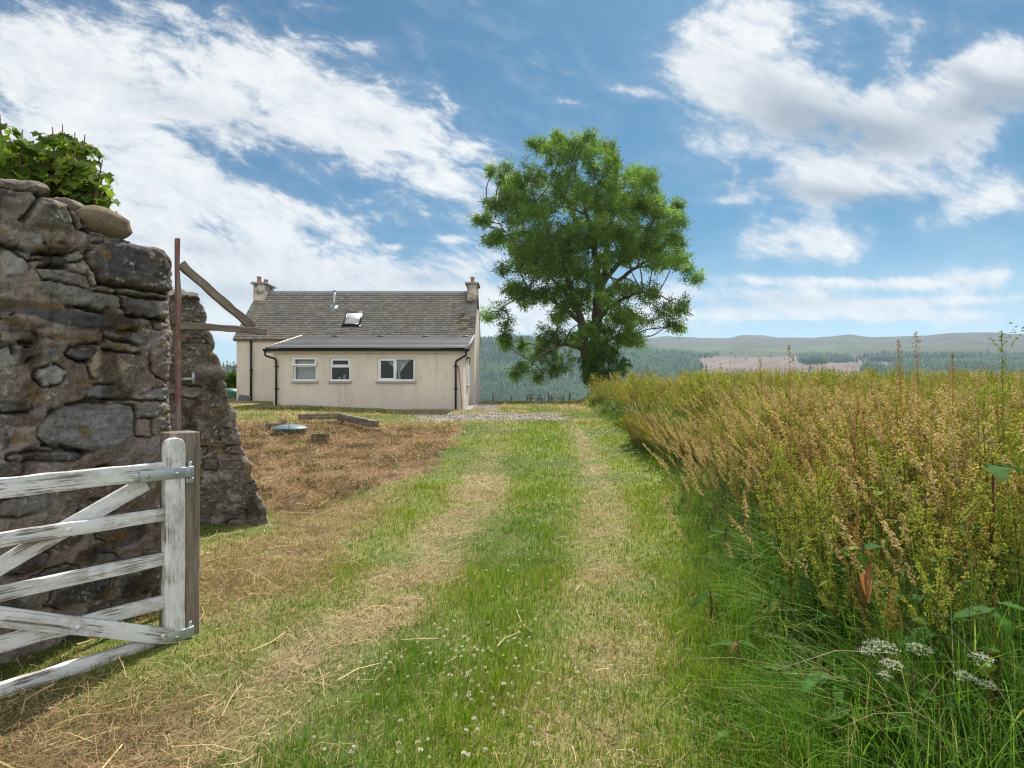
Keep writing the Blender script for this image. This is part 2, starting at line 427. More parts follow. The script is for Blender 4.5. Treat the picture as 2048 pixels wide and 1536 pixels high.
BANKS = [(300, 160, 400, 110, 14, 1.1), (640, 200, 330, 68, 17, 1.0), (120, 300, 240, 110, 22, .75), (330, 345, 330, 60, 20, .75),
         (820, 320, 230, 50, 17, .62), (560, 415, 190, 36, 9, .75), (930, 425, 170, 48, 10, .5), (60, 150, 150, 70, 10, .45),
         (470, 545, 330, 70, 5, 1.25), (800, 590, 340, 52, 3, 1.15), (400, 640, 300, 40, 0, .8), (300, 470, 130, 50, 20, .75),
         (960, 520, 110, 28, 0, .5),
         (1530, 140, 190, 105, 25, 1.0), (1660, 50, 190, 75, 10, .85), (1650, 235, 260, 58, 14, .95), (1920, 205, 190, 72, 0, .95),
         (2010, 130, 110, 50, -10, .8), (1690, 375, 215, 40, 3, 1.0), (1590, 315, 170, 30, 14, .75), (1800, 290, 90, 34, 0, .5),
         (1430, 402, 70, 12, 0, .55), (1620, 490, 380, 46, -7, .60), (1470, 592, 230, 26, 4, .7), (1900, 560, 280, 24, -4, .6),
         (1650, 630, 280, 11, 0, .85), (1640, 562, 230, 11, 2, .7), (1860, 604, 240, 10, -2, .7), (1990, 400, 120, 30, -15, .4), (1270, 184, 55, 16, 10, .7), (1140, 206, 38, 10, 0, .6), (1190, 300, 90, 60, 20, .25),
         (905, 478, 32, 9, 0, .7), (790, 494, 24, 7, 0, .6), (700, 480, 30, 12, 0, .5), (1780, 20, 160, 35, 15, .5), (330, 15, 110, 22, 5, .5), (700, 90, 160, 28, 12, .3), (930, 90, 90, 18, 20, .3),
         (1300, 640, 900, 50, 0, .55), (500, 660, 500, 40, 0, .6), (-500, 300, 500, 200, 10, .8), (2700, 300, 500, 160, 0, .7), (1024, -900, 1400, 500, 0, .45), (300, -300, 600, 80, 10, .5), (1700, -350, 600, 90, 10, .5)]
bank = blobs(BANKS)
# streaky texture running down to the right
mp = n.n('ShaderNodeMapping'); n.set(mp.inputs[0], pv); mp.inputs[2].default_value = (0, 0, R(23)); 
wr = n.n('ShaderNodeTexNoise'); n.set(wr.inputs[0], mp.outputs[0]); wr.inputs['Scale'].default_value = 3; wr.inputs['Detail'].default_value = 3
wv = n.n('ShaderNodeVectorMath', operation='MULTIPLY_ADD'); n.set(wv.inputs[0], wr.outputs['Color']); wv.inputs[1].default_value = (.16, .10, 0); n.set(wv.inputs[2], mp.outputs[0])
n1 = n.noise(wv.outputs[0], 3.0, 9, .60, .2, (.85, 2.1, 1))
n2 = n.noise(wv.outputs[0], 14, 7, .64, .3, (.75, 1.75, 1))
n3 = n.noise(wv.outputs[0], 42, 5, .68, .3, (.7, 1.7, 1))
pf = n.noise(pv, 4.2, 10, .58, .15, (1, 1.35, 1)); right = n.ss(u, .10, .34)
texl = n.m('ADD', n.m('MULTIPLY', n1, .62), n.m('ADD', n.m('MULTIPLY', n2, .50), n.m('MULTIPLY', n3, .20)))
texr = n.m('ADD', n.m('MULTIPLY', pf, 1.05), n.m('ADD', n.m('MULTIPLY', n2, .17), n.m('MULTIPLY', n3, .10)))
tex = n.m('ADD', n.m('MULTIPLY', texl, n.m('SUBTRACT', 1.0, right)), n.m('MULTIPLY', texr, right))     # about .66
dens = n.m('ADD', n.m('MULTIPLY', n.m('MINIMUM', bank, 1.15), .60), n.m('MULTIPLY', n.m('SUBTRACT', tex, .66), 2.15))
mask = n.ss(dens, .18, .66)
veil = n.m('MULTIPLY', n.ss(dens, -.05, .45), .14)
cover_f = n.m('MAXIMUM', mask, veil)
# thick parts show grey undersides
GREY = [(1690, 262, 200, 44, 8, 1.2), (1995, 200, 120, 40, -12, 1.2), (1930, 150, 60, 22, 20, .7), (1640, 385, 170, 22, 4, .8), (1780, 400, 120, 14, 0, .6), (1560, 190, 110, 40, 25, .5),
        (520, 590, 200, 26, 4, .55), (850, 560, 130, 26, 0, .4), (430, 500, 120, 20, 10, .3), (1500, 605, 260, 14, 0, .35), (420, 230, 240, 30, 18, .35)]
gm = n.m('MULTIPLY', blobs(GREY), n.m('MULTIPLY_ADD', pf, 2.4, -.15, True), None, True)
white = n.mix(n.ss(n.m('MULTIPLY_ADD', n2, .6, n.m('MULTIPLY', n3, .4)), .30, .66), (7.0, 7.35, 7.9), (9.6, 9.6, 9.5))
cloudc = n.mix(n.m('MULTIPLY', gm, .85, None, True), white, (3.0, 3.7, 4.6))
clear = n.mix(1.0, sky.outputs[0], SKY_TINT, 'MULTIPLY')
hz = n.m('MULTIPLY', n.ss(dz, .26, 0.0), .50)
clear = n.mix(hz, clear, (6.0, 7.4, 8.6))
# unseen white cloud banks added behind the camera to light walls facing it
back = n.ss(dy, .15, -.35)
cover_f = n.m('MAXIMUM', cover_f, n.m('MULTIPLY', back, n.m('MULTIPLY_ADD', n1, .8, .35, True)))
CK = n.mix(back, CLOUD_K, CLOUD_FILL)
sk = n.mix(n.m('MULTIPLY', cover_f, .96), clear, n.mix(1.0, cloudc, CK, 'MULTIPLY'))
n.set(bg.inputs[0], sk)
W.cycles.sampling_method = 'MANUAL'; W.cycles.sample_map_resolution = 512
SC.view_settings.view_transform = 'Standard'; SC.view_settings.look = 'None'; SC.view_settings.exposure = EXPO; SC.view_settings.gamma = 1
SC.cycles.max_bounces = 6; SC.cycles.diffuse_bounces = 3; SC.cycles.glossy_bounces = 3; SC.cycles.transparent_max_bounces = 8
SC.cycles.sample_clamp_indirect = 4; SC.cycles.sample_clamp_direct = 12
SC.cycles.use_denoising = DENOISE; SC.cycles.denoiser = 'OPENIMAGEDENOISE'; SC.cycles.denoising_input_passes = 'RGB_ALBEDO_NORMAL'; SC.cycles.denoising_prefilter = 'NONE'; SC.cycles.denoising_quality = 'HIGH'; SC.cycles.filter_width = 1.2
# ------------------------------------------------------------------ ground sheet
def spaced(a, b, fine0, fine1, d, grow=1.09):
    xs = list(np.arange(fine0, fine1, d)); s = d; x = fine1
    while x < b: xs.append(x); s *= grow; x += s
    xs.append(b); s = d; x = fine0 - d; left = []
    while x > a: left.append(x); s *= grow; x -= s
    return np.array([a] + left[::-1] + xs)
gx_ = spaced(-170, 170, -4.5, 5.5, .08); gy_ = spaced(-30, 190, 1.6, 9, .07, 1.06)
GX, GY = np.meshgrid(gx_, gy_)
GZ = gz(GX, GY)
st, br, gv, na, nb, nc = cover(GX, GY)
cg = mixc(GREEN * .8, GREEN2, sst(.35, .65, na))
cg = mixc(cg, SOIL * 1.1, .45)
cg = mixc(cg, (.30, .235, .14), st); cg = mixc(cg, mixc(np.array((.25, .17, .10)), np.array((.15, .10, .06)), sst(.4, .65, nb)), br); cg = mixc(cg, GRAV, gv)
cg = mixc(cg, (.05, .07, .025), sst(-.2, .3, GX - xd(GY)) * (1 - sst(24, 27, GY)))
ny, nx = GX.shape
ii = (np.arange(ny - 1)[:, None] * nx + np.arange(nx - 1)[None]).ravel()
quads = np.stack([ii, ii + 1, ii + nx + 1, ii + nx], -1)
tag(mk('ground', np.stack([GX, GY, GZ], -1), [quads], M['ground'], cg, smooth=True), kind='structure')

# ------------------------------------------------------------------ blades
def blade_geo(x, y, h, w, head, lean, c0, c1, z=None, droop=.25):
    N_ = len(x); z = gz(x, y) - .004 if z is None else z
    d = np.stack([np.cos(head), np.sin(head), np.zeros(N_)], -1); p = np.stack([-np.sin(head), np.cos(head), np.zeros(N_)], -1)
    tw = rng.uniform(-1.2, 1.2, N_); p = p * np.cos(tw)[:, None] + d * np.sin(tw)[:, None]
    c = np.stack([x, y, z], -1); up = np.array([0, 0, 1.])
    h_, w_, l_ = h[:, None], w[:, None], lean[:, None]
    mid = c + up * h_ * .58 + d * h_ * l_ * .30
    tip = c + up * h_ * (1 - droop * np.abs(l_)) + d * h_ * l_
    V = np.stack([c - p * w_ * .5, c + p * w_ * .5, mid - p * w_ * .42, mid + p * w_ * .42, tip], 1)
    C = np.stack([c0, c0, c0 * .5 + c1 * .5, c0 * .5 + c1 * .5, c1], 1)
    b = (np.arange(N_) * 5)[:, None]
    return V.reshape(-1, 3), [b + np.array([[0, 1, 3, 2]]), b + np.array([[2, 3, 4]])], C.reshape(-1, 3)

def straw_geo(x, y, L, w, head, tilt, c, lift=.01):
    N_ = len(x); z = gz(x, y) + lift
    d = np.stack([np.cos(head) * np.cos(tilt), np.sin(head) * np.cos(tilt), np.sin(tilt)], -1)
    p = np.stack([-np.sin(head), np.cos(head), rng.normal(0, .5, N_)], -1)
    ctr = np.stack([x, y, z + np.abs(np.sin(tilt)) * L * .45], -1)
    bend = np.zeros((N_, 3)); bend[:, 2] = L * rng.normal(0, .05, N_); bend[:, :2] = p[:, :2] * (L * rng.normal(0, .08, N_))[:, None]
    e = d * (L / 2)[:, None]; q = p * (w / 2)[:, None]
    V = np.stack([ctr - e - q, ctr - e + q, ctr + bend - q, ctr + bend + q, ctr + e - q, ctr + e + q], 1)
    C = np.repeat(c[:, None], 6, 1)
    b = (np.arange(N_) * 6)[:, None]
    return V.reshape(-1, 3), [b + np.array([[0, 1, 3, 2]]), b + np.array([[2, 3, 5, 4]])], C.reshape(-1, 3)

def scatter_band(y0, y1, dens, margin=.6, xmax=None):
    """uniform points on the ground that the place's lawn covers between two distances"""
    A = (.93 * (y0 + y1) + 2 * margin) * (y1 - y0)
    k = int(A * dens); y = rng.uniform(y0, y1, k * 2); x = rng.uniform(-1, 1, k * 2) * (.93 * y1 + margin)
    ok = np.abs(x) < .93 * y + margin
    return x[ok][:k], y[ok][:k]

def house_mask(x, y):
    return ~((x > -11.7) & (x < -1.5) & (y > 20.55) & (y < 29))
def wall_mask(x, y):
    # keep blades out of the masonry
    t = (x - WB[0]) * WD[0] + (y - WB[1]) * WD[1]; s = (x - WB[0]) * WN[0] + (y - WB[1]) * WN[1]
    in1 = (t > -2.2) & (t < .02) & (s < .01) & (s > -.62)
    in2 = (y > 6.15 - .1 * (-2.5 - x)) & (y < 6.95) & (x < -2.6 - .56 * (y - 6.15))
    return ~(in1 | in2)
WB = np.array([-2.31, 3.9]); WD = np.array([.51, .86]); WN = np.array([.86, -.51])

LV, LG, LC = [], [], []
lawn = G(); dry = G()
bands = [(1.9, 3.2, 9500, .0028), (3.2, 5, 5600, .0034), (5, 8, 2700, .0045), (8, 13, 1050, .007), (13, 21, 420, .012), (21, 34, 120, .02), (34, 58, 26, .045)]
for (y0, y1, dn, bw) in bands:
    x, y = scatter_band(y0, y1, dn)
    keep = (x < xd(y) + .3) & house_mask(x, y) & wall_mask(x, y)
    x, y = x[keep], y[keep]
    st, br, gv, a, b, c = cover(x, y)
    sparse = np.maximum(np.maximum(st * .80, br * .90), gv * .95)
    keep = rng.random(len(x)) > sparse * .85
    x, y, st, br, gv, a, b = [q[keep] for q in (x, y, st, br, gv, a, b)]
    k = len(x)
    far = sst(10, 20, y)
    edge = sst(-.25, .25, x - xg(y))                    # long grass beside the docks
    mid = np.exp(-((x - (xl(y) + xr(y)) / 2) / .35) ** 2) * (1 - far)
    h = (.020 + .026 * sst(.35, .7, b) + .03 * mid * b * 1.6 + .03 * sst(.45, .7, a)) * rng.uniform(.5, 1.5, k) * (1 + far * .7)
    h = h + edge * rng.uniform(.05, .22, k) * (.5 + b)
    h *= np.where(st > .4, .7, 1)
    w = bw * rng.uniform(.6, 1.4, k) * (1 + edge * .3)
    head = rng.uniform(0, 6.283, k); lean = rng.normal(0, .55, k) + edge * rng.normal(-.2, .5, k)
    g = mixc(GREEN, GREEN2, (sst(.38, .66, a * .6 + b * .4) * .9 + rng.normal(0, .18, k)).clip(0, 1))
    g = mixc(g, (.105, .25, .012), (.55 * mid).clip(0, 1))
    g = mixc(g, (.21, .22, .05), sst(14, 20, y) * .55 * sst(.35, .6, b))
    g = mixc(g, (.075, .20, .014), edge * .6)
    dryp = rng.random(k) < (.10 + .32 * st + .75 * br + .25 * sst(15, 20, y) * sst(.4, .6, a))
    g = np.where(dryp[:, None], mixc(STRAW, DEAD, (br * .6 + rng.random(k) * .4).clip(0, 1)) * rng.uniform(.7, 1.15, (k, 1)), g * rng.uniform(.75, 1.25, (k, 1)))
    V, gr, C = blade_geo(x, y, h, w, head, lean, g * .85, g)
    lawn.add(V, gr, C)
    # cut hay lying flat on ruts, patch and among the grass
    x, y = scatter_band(y0, y1, dn * .55)
    keep = (x < xg(y) + .25) & house_mask(x, y) & wall_mask(x, y); x, y = x[keep], y[keep]
    st, br, gv, a, b, c = cover(x, y)
    keep = rng.random(len(x)) < np.maximum(np.maximum(st * .85, br), .10) * (1 - gv)
    x, y, st, br, b = [q[keep] for q in (x, y, st, br, b)]; k = len(x)
    L = rng.gamma(2.2, .022, k) * (1 + .6 * br) * (1 + far.mean() * 2) + .015
    cc = (1 - .5 * br * sst(.45, .7, b))[:, None] * mixc(STRAW, DEAD, (br * (.35 + .6 * b) + rng.normal(0, .25, k)).clip(0, 1)) * rng.uniform(.55, 1.3, (k, 1))
    V, gr, C = straw_geo(x, y, L, bw * rng.uniform(.5, 1.1, k), rng.uniform(0, 6.283, k), rng.normal(0, .26 + .2 * br, k), cc, .010 + .02 * br * rng.random(k) * sst(.3, .65, b))
    dry.add(V, gr, C)
# long single stems of hay
x, y = scatter_band(2.2, 9, 16); st, br, gv, a, b, c = cover(x, y)
ok = (rng.random(len(x)) < st + .5 * br + .08) & (x < xg(y)) & wall_mask(x, y); x, y = x[ok], y[ok]; k = len(x)
V, gr, C = straw_geo(x, y, rng.uniform(.08, .34, k), rng.uniform(.003, .006, k), rng.normal(.9, .9, k), rng.normal(0, .12, k), STRAW * rng.uniform(.9, 1.45, (k, 1)), .03)
dry.add(V, gr, C)
# heaps of dead stalks and a little regrowth on the cleared patch
hx, hy = rng.uniform(-9, -1, 900), rng.uniform(6.8, 16, 900); st, br, gv, a, b, c = cover(hx, hy); ok = (br > .6) & wall_mask(hx, hy) & (b > .48); hx, hy = hx[ok][:230], hy[ok][:230]
m_ = rng.integers(18, 60, len(hx)); x = np.repeat(hx, m_) + rng.normal(0, .11, m_.sum()); y = np.repeat(hy, m_) + rng.normal(0, .11, m_.sum()); k = len(x); tn = np.repeat(rng.uniform(.35, 1.15, len(hx)), m_)
V, gr, C = straw_geo(x, y, rng.uniform(.08, .26, k), rng.uniform(.006, .012, k), rng.uniform(0, 6.28, k), rng.normal(0, .32, k), mixc(STRAW, DEAD, rng.random(k)) * (tn * rng.uniform(.7, 1.1, k))[:, None], .02 + .02 * rng.random(k)); dry.add(V, gr, C)
m_ = rng.integers(0, 14, len(hx)); x = np.repeat(hx, m_) + rng.normal(0, .08, m_.sum()); y = np.repeat(hy, m_) + rng.normal(0, .08, m_.sum()); k = len(x)
V, gr, C = blade_geo(x, y, rng.uniform(.05, .16, k), np.full(k, .010), rng.uniform(0, 6.28, k), rng.normal(0, .5, k), np.tile(GREEN * .9, (k, 1)), np.tile(GREEN2, (k, 1))); lawn.add(V, gr, C)
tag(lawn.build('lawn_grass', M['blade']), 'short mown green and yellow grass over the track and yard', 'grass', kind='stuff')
tag(dry.build('cut_hay', M['dry']), 'pale dry cut hay and brown dead stalks lying on the ground', 'hay', kind='stuff')

# gravel stones in front of the door
x, y = rng.uniform(-4.5, 2.2, 14000), rng.uniform(15.8, 26, 14000)
st, br, gv, a, b, c = cover(x, y); ok = (rng.random(len(x)) < gv * 1.1) & house_mask(x, y); x, y = x[ok], y[ok]; k = len(x)
s = rng.uniform(.012, .03, k)[:, None, None]
octa = np.array([(1, 0, 0), (0, 1, 0), (-1, 0, 0), (0, -1, 0), (0, 0, .7), (0, 0, -.7)], float)
V = np.stack([x, y, gz(x, y) + .004], -1)[:, None] + octa[None] * s * rng.uniform(.6, 1.3, (k, 6, 1))
F = np.array([(0, 1, 4), (1, 2, 4), (2, 3, 4), (3, 0, 4), (1, 0, 5), (2, 1, 5), (3, 2, 5), (0, 3, 5)])
Fa = ((np.arange(k) * 6)[:, None, None] + F[None]).reshape(-1, 3)
Cg = np.repeat((GRAV * rng.uniform(.6, 1.35, (k, 1)) * (1 + rng.normal(0, .05, (k, 3))))[:, None], 6, 1)
tag(mk('gravel', V.reshape(-1, 3), [Fa], M['ground'], Cg.reshape(-1, 3)), 'pinkish grey gravel spread before the cottage corner', 'gravel', kind='stuff')

# white clover heads on short stalks
fl = G()
def clover(x, y, r, hgt):
    k = len(x); z = gz(x, y)
    D = rng.normal(0, 1, (k, 22, 3)); D[..., 2] = np.abs(D[..., 2]) * .9 - .25; D /= np.linalg.norm(D, axis=-1)[..., None]
    ctr = np.stack([x, y, z + hgt], -1)[:, None]
    base = ctr + D * r[:, None, None] * .35; tip = ctr + D * r[:, None, None] * rng.uniform(.85, 1.1, (k, 22, 1))
    S = np.cross(D, rng.normal(0, 1, (k, 22, 3))); S /= np.linalg.norm(S, axis=-1)[..., None]
    S = S * (r * .28)[:, None, None]
    V = np.stack([base - S * .3, base + S * .3, tip + S, tip - S], 2).reshape(-1, 3)
    q = np.arange(k * 22)[:, None] * 4 + np.arange(4)[None]
    cc = np.where(rng.random((k, 22, 1)) < .16, [.45, .30, .24], [.72, .70, .62]) * rng.uniform(.8, 1.1, (k, 22, 1))
    fl.add(V, [q], np.repeat(cc[:, :, None], 4, 2).reshape(-1, 3))
    V, gr, C = blade_geo(x, y, hgt, np.full(k, .0025), rng.uniform(0, 6, k), np.zeros(k), np.tile(GREEN, (k, 1)), np.tile(GREEN, (k, 1)))
    fl.add(V, gr, C)
cx_, cy_, = [], []
for (px, py, s, k) in [(1050, 1330, 95, 34), (900, 1330, 80, 22), (1040, 1270, 90, 22), (880, 1395, 90, 18), (1180, 1060, 90, 40), (1090, 1030, 45, 50), (1070, 1150, 70, 26), (1120, 920, 40, 30), (1110, 960, 50, 26),
                       (1190, 862, 22, 60), (1345, 960, 40, 46), (1300, 930, 30, 30), (1350, 1010, 30, 24), (720, 1370, 45, 8), (830, 1520, 90, 12), (640, 1500, 60, 6), (1000, 1500, 70, 6), (830, 818, 45, 30), (1010, 1400, 60, 14)]:
    for i in range(k):
        qx, qy = px + rng.normal(0, s), py + rng.normal(0, s * .42)
        if qy < 812: continue
        g0 = EYE - np.interp((HOR - qy), [-760, -288, -100, -35], [0, 0, .2, .8]); Y = FPX * (g0) / (qy - HOR)
        for _ in range(3): X = (qx - 1024) * Y / FPX; Y = FPX * (EYE - float(gz(X, Y))) / (qy - HOR)
        if 1.8 < Y < 22: cx_.append((qx - 1024) * Y / FPX); cy_.append(Y)
cx_, cy_ = np.array(cx_), np.array(cy_); k = len(cx_)
clover(cx_, cy_, rng.uniform(.007, .0115, k) * (1 + sst(5, 14, cy_) * .8), rng.uniform(.05, .09, k))
tag(fl.build('clover_flowers', M['petal']), 'small white clover heads dotted through the green strip', 'clover', kind='stuff')
# ------------------------------------------------------------------ near rubble wall
# a heightfield over the wall face: stones are outlines in wall coordinates (u leftwards from the corner, v up)
def px_to_uv(pts):
    o = []
    for (px, py) in pts:
        a = (px - 1024) / FPX
        t = (WB[0] - a * WB[1]) / (WD[0] - a * WD[1]); Y = WB[1] - WD[1] * t
        o.append((t, EYE - (py - HOR) * Y / FPX))
    return np.array(o)
def c1(*p): return [(x / 5.121, 340 + y / 5.121) for x, y in p]
def c2(*p): return [(x / 5.121, 620 + y / 5.121) for x, y in p]
DK = (.085, .085, .088); GR = (.17, .16, .15); PL = (.30, .28, .255); OL = (.16, .14, .105); BR = (.15, .105, .07); RU = (.21, .125, .065); TN = (.30, .245, .175); PU = (.19, .155, .15); BG = (.20, .21, .215)
STONES = [
 (c1((0,80),(300,95),(480,115),(520,150),(525,250),(480,255),(300,205),(100,185),(0,170)), OL, .055),
 (c1((100,190),(290,215),(380,240),(300,250),(110,240)), GR, .02),
 (c1((0,250),(250,260),(400,270),(330,380),(240,500),(150,540),(0,520)), (.235,.205,.18), .018),
 (c1((430,330),(520,300),(640,340),(730,420),(735,540),(700,620),(600,600),(500,610),(380,580),(300,500),(380,400)), (.12,.105,.088), .075),
 (c1((730,370),(790,430),(850,570),(800,580),(740,480)), OL, .035),
 (c1((860,600),(1070,640),(1180,690),(1080,690),(900,625)), GR, .03),
 (c1((925,700),(1000,670),(1080,690),(1090,740),(930,735)), OL, .03),
 (c1((1100,700),(1190,670),(1360,700),(1340,725),(1180,735)), GR, .03),
 (c1((260,800),(330,760),(680,760),(720,800),(650,830),(400,855),(260,850)), DK, .04),
 (c1((770,740),(850,710),(930,760),(900,830),(800,800)), GR, .03),
 (c1((340,865),(600,870),(690,930),(690,975),(500,960),(420,920)), DK, .035),
 (c1((650,870),(800,830),(870,880),(800,930),(700,925)), PL, .012),
 (c1((0,800),(120,830),(230,900),(300,1000),(180,1100),(0,1110)), PL, .03),
 (c1((935,850),(1040,760),(1250,740),(1500,770),(1720,810),(1810,860),(1822,1050),(1805,1220),(1740,1255),(1500,1220),(1200,1170),(1010,1155),(960,1020)), (.066,.066,.067), .095),
 (c1((905,1010),(960,1050),(1010,1160),(930,1170)), PL, .02),
 (c1((1090,1200),(1160,1200),(1190,1250),(1110,1245)), PL, .02),
 (c1((1170,1200),(1450,1230),(1750,1270),(1720,1310),(1400,1290),(1190,1255)), OL, .045),
 (c1((1280,1340),(1420,1310),(1720,1350),(1760,1440),(1710,1520),(1450,1520),(1290,1450)), GR, .05),
 (c1((300,1180),(500,1130),(900,1230),(1230,1300),(1230,1400),(1000,1450),(800,1390),(400,1290)), (.19,.175,.155), .04),
 (c1((360,1010),(600,1000),(880,1090),(900,1200),(600,1130),(420,1110)), (.2,.18,.16), .02),
 ([(0,594),(60,600),(120,612),(200,628),(274,636),(275,662),(230,660),(120,652),(60,635),(0,625)], (.075,.077,.082), .06),
 ([(0,628),(60,640),(112,655),(60,660),(0,655)], BR, .03),
 (c2((0,220),(330,225),(300,330),(0,330)), (.22,.19,.15), .04),
 (c2((400,240),(700,250),(1040,230),(1055,290),(1000,345),(820,345),(600,310),(420,270)), RU, .05),
 (c2((1050,210),(1240,240),(1490,290),(1500,340),(1430,350),(1250,310),(1060,270)), BG, .045),
 (c2((1040,310),(1240,320),(1430,380),(1430,440),(1250,420),(1030,390)), TN, .03),
 (c2((1440,190),(1560,190),(1640,210),(1620,250),(1500,240)), PL, .03),
 (c2((1540,110),(1740,140),(1770,180),(1600,190)), GR, .035),
 (c2((1430,110),(1520,110),(1520,170),(1430,180)), GR, .03),
 (c2((130,400),(360,400),(370,460),(250,510),(140,500)), GR, .03),
 (c2((390,400),(580,400),(570,460),(480,500),(380,470)), GR, .03),
 (c2((740,400),(950,400),(930,510),(800,520),(700,470)), DK, .04),
 (c2((390,600),(550,560),(700,640),(660,700),(580,760),(450,780),(370,700)), (.32,.31,.29), .025),
 (c2((1560,260),(1740,220),(1810,400),(1815,750),(1700,740),(1570,640),(1540,420)), PU, .05),
 (c2((960,420),(1200,430),(1300,540),(1250,700),(1100,740),(930,680),(900,560)), TN, .012),
 (c2((880,800),(1000,760),(1180,770),(1300,860),(1450,910),(1200,905),(880,900)), BG, .035),
 (c2((1450,880),(1600,800),(1800,790),(1800,920),(1500,925)), (.25,.26,.24), .03),
 (c2((400,1200),(500,1080),(700,980),(1000,960),(1360,980),(1390,1150),(1340,1320),(1200,1420),(950,1450),(700,1400),(450,1370),(380,1290)), (.19,.185,.175), .06),
 (c2((1400,980),(1790,950),(1800,1050),(1560,1100),(1400,1090)), GR, .035),
 (c2((1570,1100),(1760,1050),(1810,1250),(1600,1270)), (.15,.135,.12), .04),
 (c2((0,970),(290,970),(310,1030),(0,1050)), DK, .03),
 (c2((1400,1130),(1560,1130),(1560,1290),(1400,1290)), (.27,.215,.18), .015),
 (c2((0,1180),(80,1250),(120,1380),(0,1430)), DK, .04),
 (c2((100,1490),(600,1460),(880,1460),(800,1530),(100,1536)), DK, .035),
]
def dist_poly(p, poly):
    """signed distance (positive inside)"""
    d = np.full(len(p), 9.); ins = np.zeros(len(p), bool); m = len(poly)
    for i in range(m):
        a, b = poly[i], poly[(i + 1) % m]; e = b - a
        t = np.clip(((p - a) @ e) / (e @ e + 1e-12), 0, 1)
        d = np.minimum(d, np.linalg.norm(p - a - t[:, None] * e, axis=1))
        cr = ((a[1] > p[:, 1]) != (b[1] > p[:, 1]))
        xx = (b[0] - a[0]) * (p[:, 1] - a[1]) / (b[1] - a[1] + 1e-12) + a[0]
        ins ^= cr & (p[:, 0] < xx)
    return np.where(ins, d, -d)

GAPS = [[c1((1010,1160),(1200,1185),(1500,1235),(1740,1265))], [c1((935,800),(900,860),(910,940),(955,1000),(1010,1150))], [c1((740,380),(720,430),(760,520),(790,570))], [c1((860,490),(850,540),(880,590),(980,610))], [c1((0,770),(120,800),(250,830))], [c1((400,250),(480,265),(525,262))], [c1((400,265),(340,370),(300,450),(200,520))],
 [c1((1230,1310),(1250,1400),(1280,1450))], [c1((1190,1270),(1400,1300),(1740,1325))], [c1((340,862),(600,865),(690,880))], [c1((420,985),(560,985),(690,978))], [c1((800,1400),(950,1440),(1040,1455))], [c2((1290,60),(1450,70),(1740,110))], [c2((820,352),(920,355),(1010,348))], [c2((1060,278),(1250,320),(1420,358))], [c2((200,340),(300,340))], [c2((0,1058),(150,1055),(300,1045))], [c2((1390,990),(1395,1150),(1380,1200))], [c2((880,912),(1200,915),(1450,925),(1780,935))], [c2((700,965),(900,940),(1100,950))], [c2((430,1395),(700,1425),(880,1455))], [c2((1050,400),(1250,440),(1430,450))], [c2((690,480),(800,530),(930,520))], [c2((120,395),(130,450))]]
def gap_field(p, H, C):
    for (g_,) in GAPS:
        pl = px_to_uv(g_); m = np.where(((p > pl.min(0) - .05) & (p < pl.max(0) + .05)).all(1))[0]
        if not len(m): continue
        q = p[m] + (np.stack([fbm(p[m, 0] * 25, p[m, 1] * 25, 3, 2, 5), fbm(p[m, 0] * 25, p[m, 1] * 25, 8, 2, 6)], -1) - .5) * .022
        d = np.full(len(m), 9.)
        for a, b in zip(pl[:-1], pl[1:]):
            e = b - a; t = np.clip(((q - a) @ e) / (e @ e), 0, 1); d = np.minimum(d, np.linalg.norm(q - a - t[:, None] * e, axis=1))
        k = np.exp(-(d / (.0065 + .006 * fbm(p[m, 0] * 12, p[m, 1] * 12, 1, 2, 8))) ** 2); H[m] -= .065 * k; C[m] *= (1 - .5 * k)[:, None]  # gap is carved, and its shade also darkened into the colour
    return H, C
def rand_stones(r, u0, u1, v0, v1, dark=1.0):
    out = []; v = v0
    while v < v1:
        hgt = r.uniform(.06, .19); u_ = u0 - r.uniform(0, .3)
        while u_ < u1:
            L = r.uniform(.12, .5)
            if r.random() < .68:
                k = 7; th = np.linspace(0, 2 * np.pi, k, endpoint=False) + r.uniform(0, 1)
                ex = .5
                x = np.sign(np.cos(th)) * np.abs(np.cos(th)) ** ex * L * .47 * r.uniform(.85, 1.05, k); y = np.sign(np.sin(th)) * np.abs(np.sin(th)) ** ex * hgt * .46 * r.uniform(.65, 1.1, k)
                rt = r.normal(0, .06)
                c = [DK, GR, PL, OL, PU, (.14, .125, .11)][r.integers(6)]
                out.append((np.stack([u_ + L / 2 + x * math.cos(rt) - y * math.sin(rt), v + hgt / 2 + y + x * math.sin(rt) + r.normal(0, .015)], -1), tuple(np.array(c) * dark * r.uniform(.8, 1.15)), r.uniform(.006, .026)))
            u_ += L * r.uniform(.9, 1.1)
        v += hgt * .95
    return out

